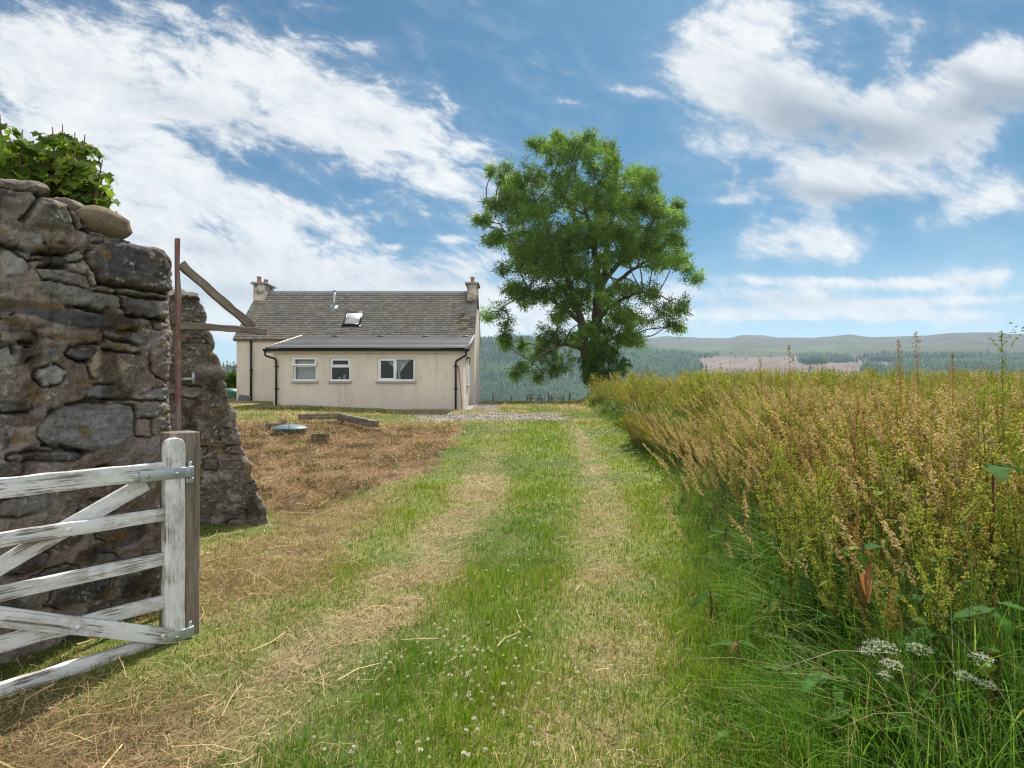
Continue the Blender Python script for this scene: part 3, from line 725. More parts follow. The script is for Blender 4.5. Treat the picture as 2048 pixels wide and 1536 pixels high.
def stone_field(p, stones, seed, mortar=(.33, .275, .24)):
    """height and colour over points p (u, v)"""
    n1 = fbm(p[:, 0] * 9, p[:, 1] * 9, 0, 5, seed); n2 = fbm(p[:, 0] * 34, p[:, 1] * 34, 0, 4, seed + 5); n3 = fbm(p[:, 0] * 2.2, p[:, 1] * 3, 0, 4, seed + 9); n4 = fbm(p[:, 0] * 90, p[:, 1] * 90, 0, 2, seed + 11)
    H = (n1 - .5) * .045 + (n2 - .5) * .034 + (n4 - .5) * .012 + (n3 - .5) * .045 + .006
    C = mixc(np.array(mortar), np.array((.20, .16, .13)), sst(.48, .72, n3))
    C = mixc(C, np.array((.33, .29, .26)), sst(.56, .72, n1) * .7)
    wob = np.stack([fbm(p[:, 0] * 14, p[:, 1] * 14, 3, 3, seed + 21) - .5, fbm(p[:, 0] * 14, p[:, 1] * 14, 7, 3, seed + 22) - .5], -1) * .035
    pw = p + wob
    taken = np.zeros(len(p), bool)
    for si, (poly, col, bul) in enumerate(stones):
        poly = np.asarray(poly); lo, hi = poly.min(0) - .06, poly.max(0) + .06
        m = np.where(((pw >= lo) & (pw <= hi)).all(1) & ~taken)[0]
        if not len(m): continue
        d = dist_poly(pw[m], poly)
        sz = min(hi - lo)
        prof = np.clip(d / min(.022, sz * .2), 0, 1) ** .6
        tilt = ((pw[m] - poly.mean(0)) @ np.array([np.sin(si * 2.1), np.cos(si * 1.3)])) * .10
        lam = (fbm(p[m, 0] * 6, p[m, 1] * 38, si, 3, 77) - .5) * .022 + (fbm(p[m, 0] * 5, p[m, 1] * 7, si, 3, 78) - .5) * .028      # slaty layers
        groove = np.exp(-(np.clip(-d, 0, None) / .012) ** 2) * (d <= 0) * sst(.45, .72, vnoise(p[m, 0] * 7, p[m, 1] * 7, si, 99))
        ins = d > 0
        H[m] = np.where(ins, bul * .52 * prof + (tilt + lam) * prof + (n2[m] - .5) * .026 + (n4[m] - .5) * .008 + (n1[m] - .5) * .03 + H[m] * (1 - prof) * .5, H[m] - .05 * groove)
        cc = np.array(col)[None] * (1 + (fbm(p[m, 0] * 11, p[m, 1] * 26, si, 4, 31)[:, None] - .5) * 1.1)
        cc = mixc(cc, np.array(BR), .6 * sst(.58, .75, fbm(p[m, 0] * 6, p[m, 1] * 6, si, 3, 57)))
        C[m] = np.where(ins[:, None], mixc(C[m], cc, sst(0, .012, d) * .92), C[m] * (1 - .45 * groove[:, None]))
        taken[m[d > .004]] = True
    li = sst(.60, .72, n2 * .55 + n4 * .45) * sst(.42, .6, fbm(p[:, 0] * 4, p[:, 1] * 4, 5, 3, seed + 40))
    C = mixc(C, np.array((.47, .47, .44)), li * .75)
    C = mixc(C, np.array((.05, .035, .02)), sst(.62, .74, fbm(p[:, 0] * 5, p[:, 1] * 4, 9, 4, seed + 50)) * .75)
    C = mixc(C, np.array((.20, .13, .03)), sst(.70, .78, fbm(p[:, 0] * 9, p[:, 1] * 9, 2, 3, seed + 60)) * .6)
    return H, C

stones1 = [(px_to_uv(s[0]), tuple(np.array(s[1]) * np.array((1.17, 1.2, 1.23))), s[2]) for s in STONES]
rs = np.random.default_rng(5)
stones1 += rand_stones(rs, -.05, 2.0, -.1, 1.0, .75) + rand_stones(rs, .97, 2.0, 1.0, 2.8)
top_px = [(352, 512), (345, 500), (300, 488), (262, 478), (225, 468), (180, 450), (165, 430), (140, 405), (122, 398), (104, 392), (98, 366), (60, 358), (0, 355), (-60, 350), (-200, 330)]
tu = px_to_uv(top_px); top_of = lambda s_: np.interp(s_, tu[:, 0], tu[:, 1], left=tu[0, 1], right=2.8)
us = np.concatenate([np.linspace(-.58, -.06, 40), np.linspace(-.055, 1.0, 215), np.linspace(1.006, 1.9, 70)])
nv = 430
vv = np.linspace(-.25, 1, nv)
U = np.repeat(us[:, None], nv, 1)
TOP = top_of(np.maximum(us, 0)) + (fbm(us * 12, 0, 0, 3, 3) - .5) * .03 - .06 * sst(0, -.4, us)
Vv = -.3 + (vv[None] + .25) / 1.25 * (TOP[:, None] + .3)
H, C = stone_field(np.stack([U.ravel(), Vv.ravel()], -1), stones1, 1)
H, C = gap_field(np.stack([U.ravel(), Vv.ravel()], -1), H, C)
H = H.reshape(U.shape); C = C.reshape(*U.shape, 3)
rc = .06                                                     # rounded corner
s = U
fac = sst(-rc, rc, s)[..., None]                             # 1 on the face, 0 on the end
n3d = np.array([WN[0], WN[1], 0]); d3d = np.array([WD[0], WD[1], 0])
nrm = n3d * fac + d3d * (1 - fac); nrm /= np.linalg.norm(nrm, axis=-1)[..., None]
base = np.zeros((*U.shape, 3)); sp = np.maximum(s, 0); sn = np.maximum(-s, 0)
base[..., 0] = WB[0] - WD[0] * sp - WN[0] * sn; base[..., 1] = WB[1] - WD[1] * sp - WN[1] * sn
base[..., 2] = Vv
edge_fall = (vv[None] > .965) * (vv[None] - .965) / .035     # rounded top arris
front = base + nrm * (H - .055 * np.exp(-(s / .05) ** 2) - .05 * edge_fall ** 2)[..., None]
nb_ = 14; back = []
bu = np.linspace(0, 1, nb_ + 1)[1:]
cols_b = []
for b in bu:
    r_ = front[:, -1].copy() * 1; r_[:, :2] -= WN[None] * (b * .56) * np.where(us > 0, 1, np.maximum(0, (us + .58) / .58))[:, None]
    r_[:, 2] += (fbm(us * 8, b * 5, 0, 4, 8) - .5) * .10 * np.sin(b * 3.1)
    back.append(r_); cols_b.append(np.tile(np.array([.2, .175, .15]), (len(us), 1)) * (.6 + .8 * fbm(us * 10, b * 8, 0, 3, 4)[:, None]))
for zz in np.linspace(1, 0, 6)[1:]:
    r_ = back[nb_ - 1].copy(); r_[:, 2] = -.3 + (r_[:, 2] + .3) * zz; back.append(r_); cols_b.append(np.tile(np.array([.17, .15, .13]), (len(us), 1)))
Vall = np.concatenate([front, np.stack(back, 1)], 1); Call = np.concatenate([C, np.stack(cols_b, 1)], 1)
nu, nvv = Vall.shape[:2]
ii = (np.arange(nu - 1)[:, None] * nvv + np.arange(nvv - 1)[None]).ravel()
q = np.stack([ii, ii + 1, ii + nvv + 1, ii + nvv], -1)
w1 = mk('rubble_wall', Vall, [q], M['stone'], Call, smooth=True)
tag(w1, 'tall ruined rubble stone wall behind the white gate, dark slabs in pinkish mortar', 'wall', 'ruined stone walls')

def rock(name, c, rad, rot=0, seed=0, col=(.2, .17, .13), rough=.12, mat='stone', tiltm=None, flat=0, n_=28, noise_s=2.0):
    th = np.linspace(0, np.pi, n_ // 2 + 1); ph = np.linspace(0, 2 * np.pi, n_, endpoint=False)
    T, F = np.meshgrid(th, ph, indexing='ij')
    D = np.stack([np.sin(T) * np.cos(F), np.sin(T) * np.sin(F), np.cos(T)], -1)
    D = np.sign(D) * np.abs(D) ** (1 - flat)
    k = 1 + rough * 2 * (fbm(D[..., 0] * noise_s + seed, D[..., 1] * noise_s, D[..., 2] * noise_s, 4, seed) - .5)
    V = D * k[..., None] * np.asarray(rad)
    Rm = np.array(Matrix.Rotation(rot, 3, 'Z')) if tiltm is None else np.asarray(tiltm)
    V = V @ Rm.T + np.asarray(c)
    m_, k_ = T.shape
    ii = (np.arange(m_ - 1)[:, None] * k_ + np.arange(k_)[None]); jj = np.arange(m_ - 1)[:, None] * k_ + (np.arange(k_)[None] + 1) % k_
    q = np.stack([ii, ii + k_, jj + k_, jj], -1).reshape(-1, 4)
    cc = np.array(col) * (.65 + .7 * fbm(V[..., 0] * 14, V[..., 1] * 14, V[..., 2] * 14, 4, 3)[..., None])
    return mk(name, V, [q], M[mat], cc, smooth=True, loc=c)
def on_wall(px, py, depth=0.0):
    t, v = px_to_uv([(px, py)])[0]
    return np.array([WB[0] - WD[0] * t - WN[0] * depth, WB[1] - WD[1] * t - WN[1] * depth, v])
wrot = np.array(Matrix.Rotation(math.atan2(WD[1], WD[0]), 3, 'Z') @ Matrix.Rotation(R(12), 3, 'Y'))
tag(rock('boulder', on_wall(217, 444, .10), (.155, .175, .09), seed=4, col=(.24, .19, .13), rough=.15, tiltm=wrot, flat=.12),
    'smooth rounded brown boulder lying on the broken wall top', 'boulder')
tag(rock('loose_stone', on_wall(168, 412, .16), (.10, .10, .06), seed=9, col=(.26, .22, .18), rough=.3, tiltm=wrot),
    'small pale angular stone on the wall top beside the smooth boulder', 'stone')

# ------------------------------------------------------------------ second wall with a battered end
xr_px = np.array([(410, 588), (418, 600), (426, 625), (431, 660), (445, 700), (460, 742), (466, 778), (480, 830), (500, 905), (522, 975), (540, 1015), (549, 1052), (556, 1075)], float)
Y2 = 6.15
vz = EYE - (xr_px[:, 1] - HOR) * Y2 / FPX; vx = (xr_px[:, 0] - 1024) * Y2 / FPX - np.linspace(.075, .005, len(xr_px))
o_ = np.argsort(vz)
XR = lambda v_: np.interp(v_, vz[o_], vx[o_])
nu2, nv2 = 235, 330
ss_ = np.concatenate([np.linspace(0, 1, 185), 1 + np.linspace(0, 1, 51)[1:]])     # 0..1 face, 1..2 end face
v2 = np.linspace(-.35, 2.50, nv2)
S2, V2 = np.meshgrid(ss_, v2, indexing='ij')
xr2 = XR(V2) + (fbm(V2 * 9, 0, 0, 3, 12) - .5) * .09
xl2 = -4.9
xx = np.where(S2 <= 1, xl2 + (xr2 - xl2) * S2, xr2 - (S2 - 1) * .42)
yy = np.where(S2 <= 1, Y2 - .10 * (1 - S2) * 2, Y2 + (S2 - 1) * .75)
arc = np.where(S2 <= 1, xx, xr2 + (S2 - 1) * .75)
stones2 = rand_stones(np.random.default_rng(8), -5, -1.2, -.3, 2.6, .8)
stones2 = [(s_[0], tuple(np.array(s_[1]) * .72 + np.array((.03, .026, .02))), s_[2] * .35 - .004) for s_ in stones2 if rs.random() < .45]
stones2.append((np.array([(-3.26, 2.06), (-2.98, 2.02), (-3.0, 2.45), (-3.2, 2.55), (-3.6, 2.56), (-3.65, 2.2)]), (.16, .145, .125), .05))
H2, C2 = stone_field(np.stack([arc.ravel(), V2.ravel()], -1), stones2, 31, mortar=(.125, .108, .09))
H2 = H2.reshape(S2.shape); C2 = C2.reshape(*S2.shape, 3)
band = np.exp(-((V2 - 1.72) / .05) ** 2) * sst(-3.45, -3.3, arc); C2 = mixc(C2, np.array((.34, .31, .27)), band * .8)
f2 = sst(.97, 1.03, S2)
pos = np.stack([xx + H2 * f2 * .6 - .03 - .05 * np.exp(-((S2 - 1) / .02) ** 2), yy - H2 * (1 - f2), V2 - .05 * 0 * S2], -1)
topr = []; tc_ = []
for b in np.linspace(0, 1, 11)[1:]:
    r_ = pos[:, -1].copy(); y_end = 6.15 + .75
    xe_ = np.where(ss_ <= 1, r_[:, 0] - .42 * np.minimum(ss_, 1), xr2[:, -1] - .42); r_[:, 0] = r_[:, 0] * (1 - b) + xe_ * b
    r_[:, 1] = r_[:, 1] * (1 - b) + y_end * b; r_[:, 2] += .10 * np.sin(b * 3.1) + (fbm(r_[:, 0] * 9, b * 5, 0, 3, 6) - .5) * .12 * np.sin(b * 3.1); topr.append(r_)
    tc_.append(np.tile(np.array([.19, .16, .13]), (len(ss_), 1)) * (.6 + .8 * fbm(r_[:, 0] * 10, b * 8, 0, 3, 4)[:, None]))
Vall = np.concatenate([pos, np.stack(topr, 1)], 1); Call = np.concatenate([C2, np.stack(tc_, 1)], 1)
nu, nvv = Vall.shape[:2]
ii = (np.arange(nu - 1)[:, None] * nvv + np.arange(nvv - 1)[None]).ravel()
q = np.stack([ii, ii + nvv, ii + nvv + 1, ii + 1], -1)
w2 = mk('stone_pier', Vall, [q], M['stone'], Call, smooth=True)
tag(w2, 'dark rough wall end that slopes out to its foot, beyond the gate post', 'wall', 'ruined stone walls')
g = G(); hp = P(388, 758, 6.03)
g.tube([hp + (-.25, .12, 0), hp], .018, 8); g.tube([hp + (0, -.01, -.05), hp + (0, -.01, .07)], .016, 8)
g.build('hinge_pin', M['galv'], w2, smooth=False)

# ------------------------------------------------------------------ timber bracket at the wall corner
bp = np.array([-2.255, 3.84])
gd = np.array([.634, .773, 0])
br_ = thing('timber_bracket', (bp[0], bp[1], 0), 'upright red flaking timber with a bare arm and slanting brace at the wall corner', 'timber frame')
P0 = np.array([bp[0], bp[1], 0.])
beam('upright', P0 + (0, 0, -.1), P0 + (0, 0, 2.512), .026, .034, M['red_wood'], br_, up=gd, bevel=.003, seed=1)
beam('arm', P0 + gd * .015 + (.008, -.025, 1.925), P0 + gd * .615 + (.008, -.025, 1.925), .042, .05, M['grey_wood'], br_, bevel=.003, seed=2)
beam('brace', P0 + gd * .0 + (.0, 0.03, 2.345), P0 + gd * .50 + (.0, .03, 1.955), .055, .04, M['grey_wood'], br_, bevel=.003, seed=3)

# ------------------------------------------------------------------ gate and gate post
gpx = np.array([-2.0, 3.36, 0.])                               # hinge side, centre of the stile
gn = np.array([.773, -.634, 0])                                # towards the camera
gate = thing('field_gate', tuple(gpx), 'white five bar wooden gate with flaking paint and crossed braces', 'gate')
def gp(t, z, o=0.0): return gpx - gd * t + gn * o + np.array([0, 0, z])
# hinge stile with a rounded head
pr = []
hw = .052
for a in np.linspace(0, np.pi, 11): pr.append((hw * math.cos(a), 1.165 + .045 * math.sin(a)))
pr = [(hw, z) for z in np.linspace(-.01, 1.12, 14)] + pr + [(-hw, z) for z in np.linspace(1.12, -.01, 14)]
rr = np.random.default_rng(3); pr = np.array(pr) + rr.normal(0, .0015, (len(pr), 2)); k = len(pr)
# local X runs up the stile so that the grain does too
Vs = np.concatenate([np.stack([pr[:, 1], pr[:, 0], np.full(k, s_)], -1) for s_ in (-.036, .036)])
idx = np.arange(k); jd = (idx + 1) % k
st_o = mk('hinge_stile', Vs, [np.stack([idx, jd, jd + k, idx + k], -1), [tuple(idx[::-1]), tuple(idx + k)]], M['white_wood'])
st_o.parent = gate
st_o.matrix_local = Matrix(((0, gd[0], gn[0], 0), (0, gd[1], gn[1], 0), (1, 0, 0, 0), (0, 0, 0, 1)))
bv = st_o.modifiers.new('bevel', 'BEVEL'); bv.width = .006; bv.segments = 3; bv.limit_method = 'ANGLE'; bv.angle_limit = R(40)
RAILS = [(1.02, .098, .045), (.765, .072, .034), (.505, .074, .034), (.255, .076, .034), (.03, .075, .034)]
for i, (z, w_, t_) in enumerate(RAILS):
    beam('rail', gp(.04, z, -.004), gp(2.75, z, -.004), w_, t_, M['white_wood'], gate, bevel=.005, seed=20 + i, seg=30, wob=.0015)
beam('brace', gp(.13, .955, -.036), gp(1.85, .05, -.036), .085, .026, M['white_wood'], gate, bevel=.004, seed=31)
beam('brace', gp(.025, .05, .030), gp(2.05, 1.0, .030), .088, .026, M['white_wood'], gate, bevel=.004, seed=33)
beam('free_stile', gp(2.75, -.01), gp(2.75, 1.16), .09, .06, M['white_wood'], gate, up=gd, seed=34)
# strap hinges
def strap(name, z, L0, parent):
    g = G(); hh_ = .062
    q = np.stack([gn, gd, np.array([0, 0, 1])], 1)
    g.box(gp(L0 / 2 - .055, z, .041), (.007, L0 + .0, hh_), q)
    tip = gp(L0 - .055 + .012, z, .041); g.box(tip, (.007, .03, hh_ * .55), q)
    ey = gp(-.085, z, .022); g.box(gp(-.068, z, .040), (.007, .035, hh_), q)
    g.tube([ey + (0, 0, -hh_ / 2), ey + (0, 0, hh_ / 2)], .02, 14)
    g.tube([ey + (0, 0, -.05), ey + (0, 0, .06)], .010, 10)
    g.box(ey + gn * -.03 + np.array([0, 0, -.055]), (.05, .045, .03), q)
    o = g.build(name, M['galv'], parent, bevel=.0025)
    for t_ in ([L0 - .09, .0] if L0 > .15 else [.0]):
        g = G(); c_ = gp(t_, z, .045); g.tube([c_, c_ + gn * .008], .011, 6); g.tube([c_ + gn * .007, c_ + gn * .014], .006, 8); g.build('bolt', M['galv'], o)
strap('hinge', 1.003, .24, gate); strap('hinge', .045, .10, gate)
for t_, z_ in ((.50, .765), (.47, .255), (.07, .075)):
    g = G(); c_ = gp(t_, z_, .012 if z_ > .5 else .042); g.tube([c_, c_ + gn * .007], .012, 8); g.build('coach_bolt', M['upvc'], gate)
pc = gpx + gd * .075 - gn * .105
post = beam('gate_post', pc + (0, 0, -.3), pc + (0, 0, 1.235), .17, .17, M['grey_wood'], None, up=gd, bevel=.008, wob=.001, seed=50)
tag(post, 'square bare brown timber gate post holding the white gate', 'post')
# ------------------------------------------------------------------ cottage
ZF, ZR, ZB = 24.0, 26.3, 28.6; XL, XRT = -11.62, -1.58; EAVE, RIDGE = 3.66, 5.93
Y1 = 20.6; EL, ER = -8.64, -1.76; ETOP = 2.90; EJ = 3.70
hs = thing('cottage', (-6.6, 24.3, .75), 'single storey cream harled cottage with slate roof and lean-to extension', 'house')
def wall_holes(name, x0, x1, z0, z1, y, holes, thick=.28, mat=None, axis='x', parent=hs):
    """wall panel in the plane y (or x) with rectangular holes and reveals"""
    g = G(); xs = sorted({x0, x1, *[h[0] for h in holes], *[h[1] for h in holes]}); zs = sorted({z0, z1, *[h[2] for h in holes], *[h[3] for h in holes]})
    tr = (lambda a, d, z: (a, y + d, z)) if axis == 'x' else (lambda a, d, z: (y - d, a, z))
    for i in range(len(xs) - 1):
        for j in range(len(zs) - 1):
            xm, zm = (xs[i] + xs[i + 1]) / 2, (zs[j] + zs[j + 1]) / 2
            if any(h[0] < xm < h[1] and h[2] < zm < h[3] for h in holes): continue
            g.poly([tr(xs[i], 0, zs[j]), tr(xs[i + 1], 0, zs[j]), tr(xs[i + 1], 0, zs[j + 1]), tr(xs[i], 0, zs[j + 1])])
    for h in holes:
        a, b, c, d = h
        for (p, q) in (((a, c), (b, c)), ((b, c), (b, d)), ((b, d), (a, d)), ((a, d), (a, c))):
            g.poly([tr(p[0], 0, p[1]), tr(q[0], 0, q[1]), tr(q[0], thick, q[1]), tr(p[0], thick, p[1])])
    return g, tr
W1 = (-7.92, -7.07, 1.77, 2.61); W2 = (-6.60, -5.85, 1.77, 2.61); W3 = (-4.87, -3.52, 1.77, 2.61)
# main walls: left part of the front, both gables, back
g = G()
g.poly([(XL, ZF, .3), (XRT, ZF, .3), (XRT, ZF, EAVE), (XL, ZF, EAVE)])
for x in (XL, XRT): g.poly([(x, ZF, .3), (x, ZB, .3), (x, ZB, EAVE), (x, ZR, RIDGE - .03), (x, ZF, EAVE)])
g.poly([(XL, ZB, .3), (XRT, ZB, .3), (XRT, ZB, EAVE), (XL, ZB, EAVE)])
g.build('wall', M['harl'], hs, colors=False)
g, tr = wall_holes('w', EL, ER, .3, ETOP + .02, Y1, [W1, W2, W3])
DR = (22.95, 23.8, .78, 2.55); SW = (21.95, 22.65, 1.62, 2.5)
g2, tr2 = wall_holes('w', Y1, ZF - .003, .3, ETOP + .02, ER, [DR, SW], .1, axis='y')
for part in (g2,):
    for V_, c_ in zip(part.v, part.c): pass
n0 = g.n
for V_ in g2.v: g.add(V_, [[(0, 1, 2, 3)]])
g.poly([(ER, Y1, ETOP + .02), (ER, ZF - .003, ETOP + .02), (ER, ZF - .003, EJ - .05)])
g.poly([(EL, Y1, .3), (EL, ZF - .003, .3), (EL, ZF - .003, EJ - .05), (EL, Y1, ETOP)])
g.build('extension_wall', M['harl'], hs, colors=False)
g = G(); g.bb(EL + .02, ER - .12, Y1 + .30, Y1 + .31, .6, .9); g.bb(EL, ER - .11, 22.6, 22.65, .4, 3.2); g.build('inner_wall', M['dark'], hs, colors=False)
# slate roof: courses of slates, one mesh, each slate a little out of line
rr = np.random.default_rng(21)
def slates(x0, x1, pa, pb, rows, per, g, right_side_moss=True, jit=1.0):
    pa, pb = np.asarray(pa, float), np.asarray(pb, float)     # (y, z) at the eave and at the ridge
    d = (pb - pa); L = np.linalg.norm(d); d /= L; nn = np.array([-d[1], d[0]]); nn *= np.sign(nn[1])
    k = int((x1 - x0) / per); e = L / rows
    for r_ in range(rows):
        off = (.5 if r_ % 2 else 0) * per
        xs = x0 + off + np.arange(-1, k + 1) * per; a = np.clip(xs + .004, x0, x1); b = np.clip(xs + per - .004 - rr.uniform(0, .008, len(xs)), x0, x1)
        ok = b - a > .03; a, b = a[ok], b[ok]; m = len(a)
        s0 = r_ * e - rr.uniform(0, .02, m) * jit; s1 = (r_ + 1) * e + .03
        lo = .038 + rr.uniform(0, .012, m) * jit; hi = .008
        def pt(x, s_, o): return np.stack([x, pa[0] + d[0] * s_ + nn[0] * o, pa[1] + d[1] * s_ + nn[1] * o], -1)
        s1 = np.full(m, min(s1, L))
        hi = np.full(m, hi)
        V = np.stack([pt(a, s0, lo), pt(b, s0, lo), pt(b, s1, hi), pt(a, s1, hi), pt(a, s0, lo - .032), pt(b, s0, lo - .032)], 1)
        xm = (a + b) / 2; sm = r_ * e
        nz = fbm(xm * 1.1, sm * 1.1, 0, 4, 5); lich = sst(.48, .66, fbm(xm * 1.7, sm * 2.2, 0, 4, 15))
        c = mixc(np.array((.25, .23, .21)), np.array((.35, .322, .29)), (rr.random(m) * .7 + nz * .5).clip(0, 1))
        c = mixc(c, np.array((.37, .345, .215)), lich * rr.uniform(.1, .6, m))
        pale = sst(1.2, .2, sm) * .25; c = mixc(c, np.array((.37, .335, .28)), pale)
        moss = np.exp(-(((xm + 2.05) / .42) ** 2)) * sst(.3, .7, sm) * (1 - sst(1.5, 2.0, sm)) * (rr.random(m) < .42)
        c = mixc(c, np.array((.12, .085, .018)), moss * .9)
        soot = np.exp(-(((xm + 1.9) / .25) ** 2)) * sst(2.2, 2.5, sm); c = mixc(c, np.array((.035, .033, .03)), soot * .9)
        c = c * rr.uniform(.82, 1.15, (m, 1))
        bi = (np.arange(m) * 6)[:, None]
        g.add(V.reshape(-1, 3), [bi + np.array([[0, 1, 2, 3]]), bi + np.array([[4, 5, 1, 0]])], np.concatenate([np.repeat(c[:, None], 4, 1) * np.array([.75, .75, 1, 1])[None, :, None], np.full((m, 2, 3), .03)], 1).reshape(-1, 3))  # lower edges darkened in colour to draw each course's shadow line
slope = (RIDGE - EAVE) / (ZR - ZF)
rf = G()
slates(XL - .10, XRT + .02, (ZF - .12, EAVE - .12 * slope + .02), (ZR, RIDGE + .02), 23, .20, rf)
slates(XL - .10, XRT + .02, (ZB + .12, EAVE - .12 * slope + .02), (ZR, RIDGE + .02), 12, .25, rf)
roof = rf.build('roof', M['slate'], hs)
g = G()
for i in range(22):
    x0 = XL + .35 + i * (XRT - XL - .7) / 22; x1 = XL + .35 + (i + 1) * (XRT - XL - .7) / 22 - .012
    for sg in (-1, 1):
        g.poly([(x0, ZR + sg * .16, RIDGE + .02 - .16 * slope + .045), (x1, ZR + sg * .16, RIDGE + .02 - .16 * slope + .045), (x1, ZR, RIDGE + .075), (x0, ZR, RIDGE + .075)])
g.build('ridge', M['lead'], roof, colors=False)
g = G(); g.bb(XL - .09, EL + .3, ZF - .10, ZF - .002, EAVE - .17, EAVE - .10); g.build('eave_board', M['old_wood'], hs, colors=False)
def skirt(y): return EAVE + (y - ZF) * slope
# chimneys
for (x0, x1, pots, nm) in ((XL - .10, XL + .40, [(-.06, 25.95, .29), (.10, 26.3, .22)], 'l'), (XRT - .46, XRT + .0, [(0, 26.1, .30)], 'r')):
    g = G(); g.bb(x0, x1, ZR - .53, ZR + .53, 5.1, 6.22)
    ch = g.build('chimney', M['chim'], hs, bevel=.02, colors=False)
    g = G(); g.bb(x0 - .085, x1 + .085, ZR - .62, ZR + .62, 6.222, 6.31); g.build('chimney_cap', M['lead'], ch, bevel=.015, colors=False)
    xc = (x0 + x1) / 2
    for (dx_, y, h_) in pots:
        g = G(); b_ = np.array([xc + dx_, y, 6.31])
        g.tube([b_, b_ + (0, 0, .04), b_ + (0, 0, h_ - .07), b_ + (0, 0, h_ - .06), b_ + (0, 0, h_)], [.12, .10, .085, .10, .10], 16)
        g.build('chimney_pot', M['terra'], ch, colors=False)
# skylight
g = G()
def on_roof(x, y, o): return np.array([x, y - .7 * o, skirt(y) + .02 + .71 * o])
def roof_quad(g, x0, x1, y0, y1, o0, o1):
    k = [on_roof(x, y, o) for o in (o0, o1) for (x, y) in ((x0, y0), (x1, y0), (x1, y1), (x0, y1))]
    g.add(np.array(k), [[(3, 2, 1, 0), (4, 5, 6, 7), (0, 1, 5, 4), (1, 2, 6, 5), (2, 3, 7, 6), (3, 0, 4, 7)]])
sk_ = G(); fx0, fx1, fy0, fy1 = -7.28, -6.56, 24.52, 25.16
roof_quad(sk_, fx0, fx0 + .045, fy0, fy1, .0, .085); roof_quad(sk_, fx1 - .045, fx1, fy0, fy1, .0, .085)
roof_quad(sk_, fx0 + .045, fx1 - .045, fy1 - .04, fy1, 0, .085); roof_quad(sk_, fx0 + .045, fx1 - .045, fy0, fy0 + .045, 0, .087)
roof_quad(sk_, fx0 - .05, fx1 + .05, fy0 - .10, fy0 - .003, .0, .05)
skl = sk_.build('skylight', M['black_pl'], hs, colors=False)
g = G(); roof_quad(g, fx0 + .047, fx1 - .047, fy0 + .047, fy1 - .042, .02, .08); g.build('pane', M['skypane'], skl, colors=False)
# flue
g = G(); b_ = np.array([-7.96, 25.5, skirt(25.5)])
g.tube([b_ - (0, 0, .1), b_ + (0, 0, .70)], .05, 12); g.tube([b_ + (0, 0, .68), b_ + (0, 0, .78), b_ + (0, 0, .80)], [.062, .062, .02], 12)
fl_ = g.build('flue_pipe', M['flue'], hs, smooth=False, colors=False)
g = G(); roof_quad(g, -8.13, -7.79, 25.2, 25.55, .03, .05); g.build('flashing', M['lead'], fl_, colors=False)
# extension roof: dark metal tile sheets with stepped courses
mt = G(); RX0, RX1 = EL - .22, ER + .17
pa, pb = np.array([Y1 - .22, ETOP + .03]), np.array([ZF - .02, EJ]); L = np.linalg.norm(pb - pa); d_ = (pb - pa) / L; nn = np.array([-d_[1], d_[0]])
nxr = 220; xs = np.linspace(RX0, RX1, nxr)
for r_ in range(10):
    s0, s1 = r_ * L / 10, (r_ + 1) * L / 10 + .02
    wv_ = .002 * np.abs(np.sin(xs * np.pi / .18)) 
    def pt(s_, o): return np.stack([xs, pa[0] + d_[0] * s_ + nn[0] * o, pa[1] + d_[1] * s_ + nn[1] * o], -1)
    rowsV = [pt(s0, .022 + wv_ * 0), pt(s0, .048 + wv_), pt((s0 + s1) / 2, .034 + wv_), pt(min(s1, L), .020 + wv_)]
    V = np.stack(rowsV, 0); i_ = (np.arange(3)[:, None] * nxr + np.arange(nxr - 1)[None]).ravel()
    cc = np.array((.165, .16, .16)) * (1 + .15 * (rr.random() - .5)) * np.ones((4 * nxr, 3)) * (.85 + .3 * fbm(np.tile(xs, 4) * 1.2, np.repeat([s0, s0, s0 + .1, s1], nxr), 0, 3, 2))[:, None]
    mt.add(V.reshape(-1, 3), [np.stack([i_, i_ + 1, i_ + nxr + 1, i_ + nxr], -1)], cc)
er = mt.build('extension_roof', M['mtile'], hs)
g = G()
for x in (-7.35, -5.45, -3.6, -1.95):
    c_ = pa + d_ * (L - .35) + nn * .05; g.box((x, c_[0], c_[1]), (.24, .20, .055), Matrix.Rotation(math.atan2(d_[1], d_[0]), 3, 'X'), (.05, .05, .055))
    g.build('roof_vent', M['mtile'], er, bevel=.01); g = G()
g = G()
for sx_, x in ((-1, RX0), (1, RX1)):
    a, b = pa + nn * .0, pb + nn * .0
    g.add(np.array([(x + o, y + nn[0] * t_, z + nn[1] * t_) for o in (-.025, .025) for (y, z) in (a, b) for t_ in (-.13, .062)]), [[(0, 1, 3, 2), (4, 6, 7, 5), (0, 4, 5, 1), (2, 3, 7, 6), (0, 2, 6, 4), (1, 5, 7, 3)]])
    g.build('verge_board', M['lead'] if sx_ > 0 else M['fascia'], er, colors=False); g = G()
g = G(); g.bb(EL - .20, ER + .14, Y1 - .155, Y1 - .002, ETOP - .115, ETOP - .045); g.build('soffit', M['fascia'], hs, colors=False)
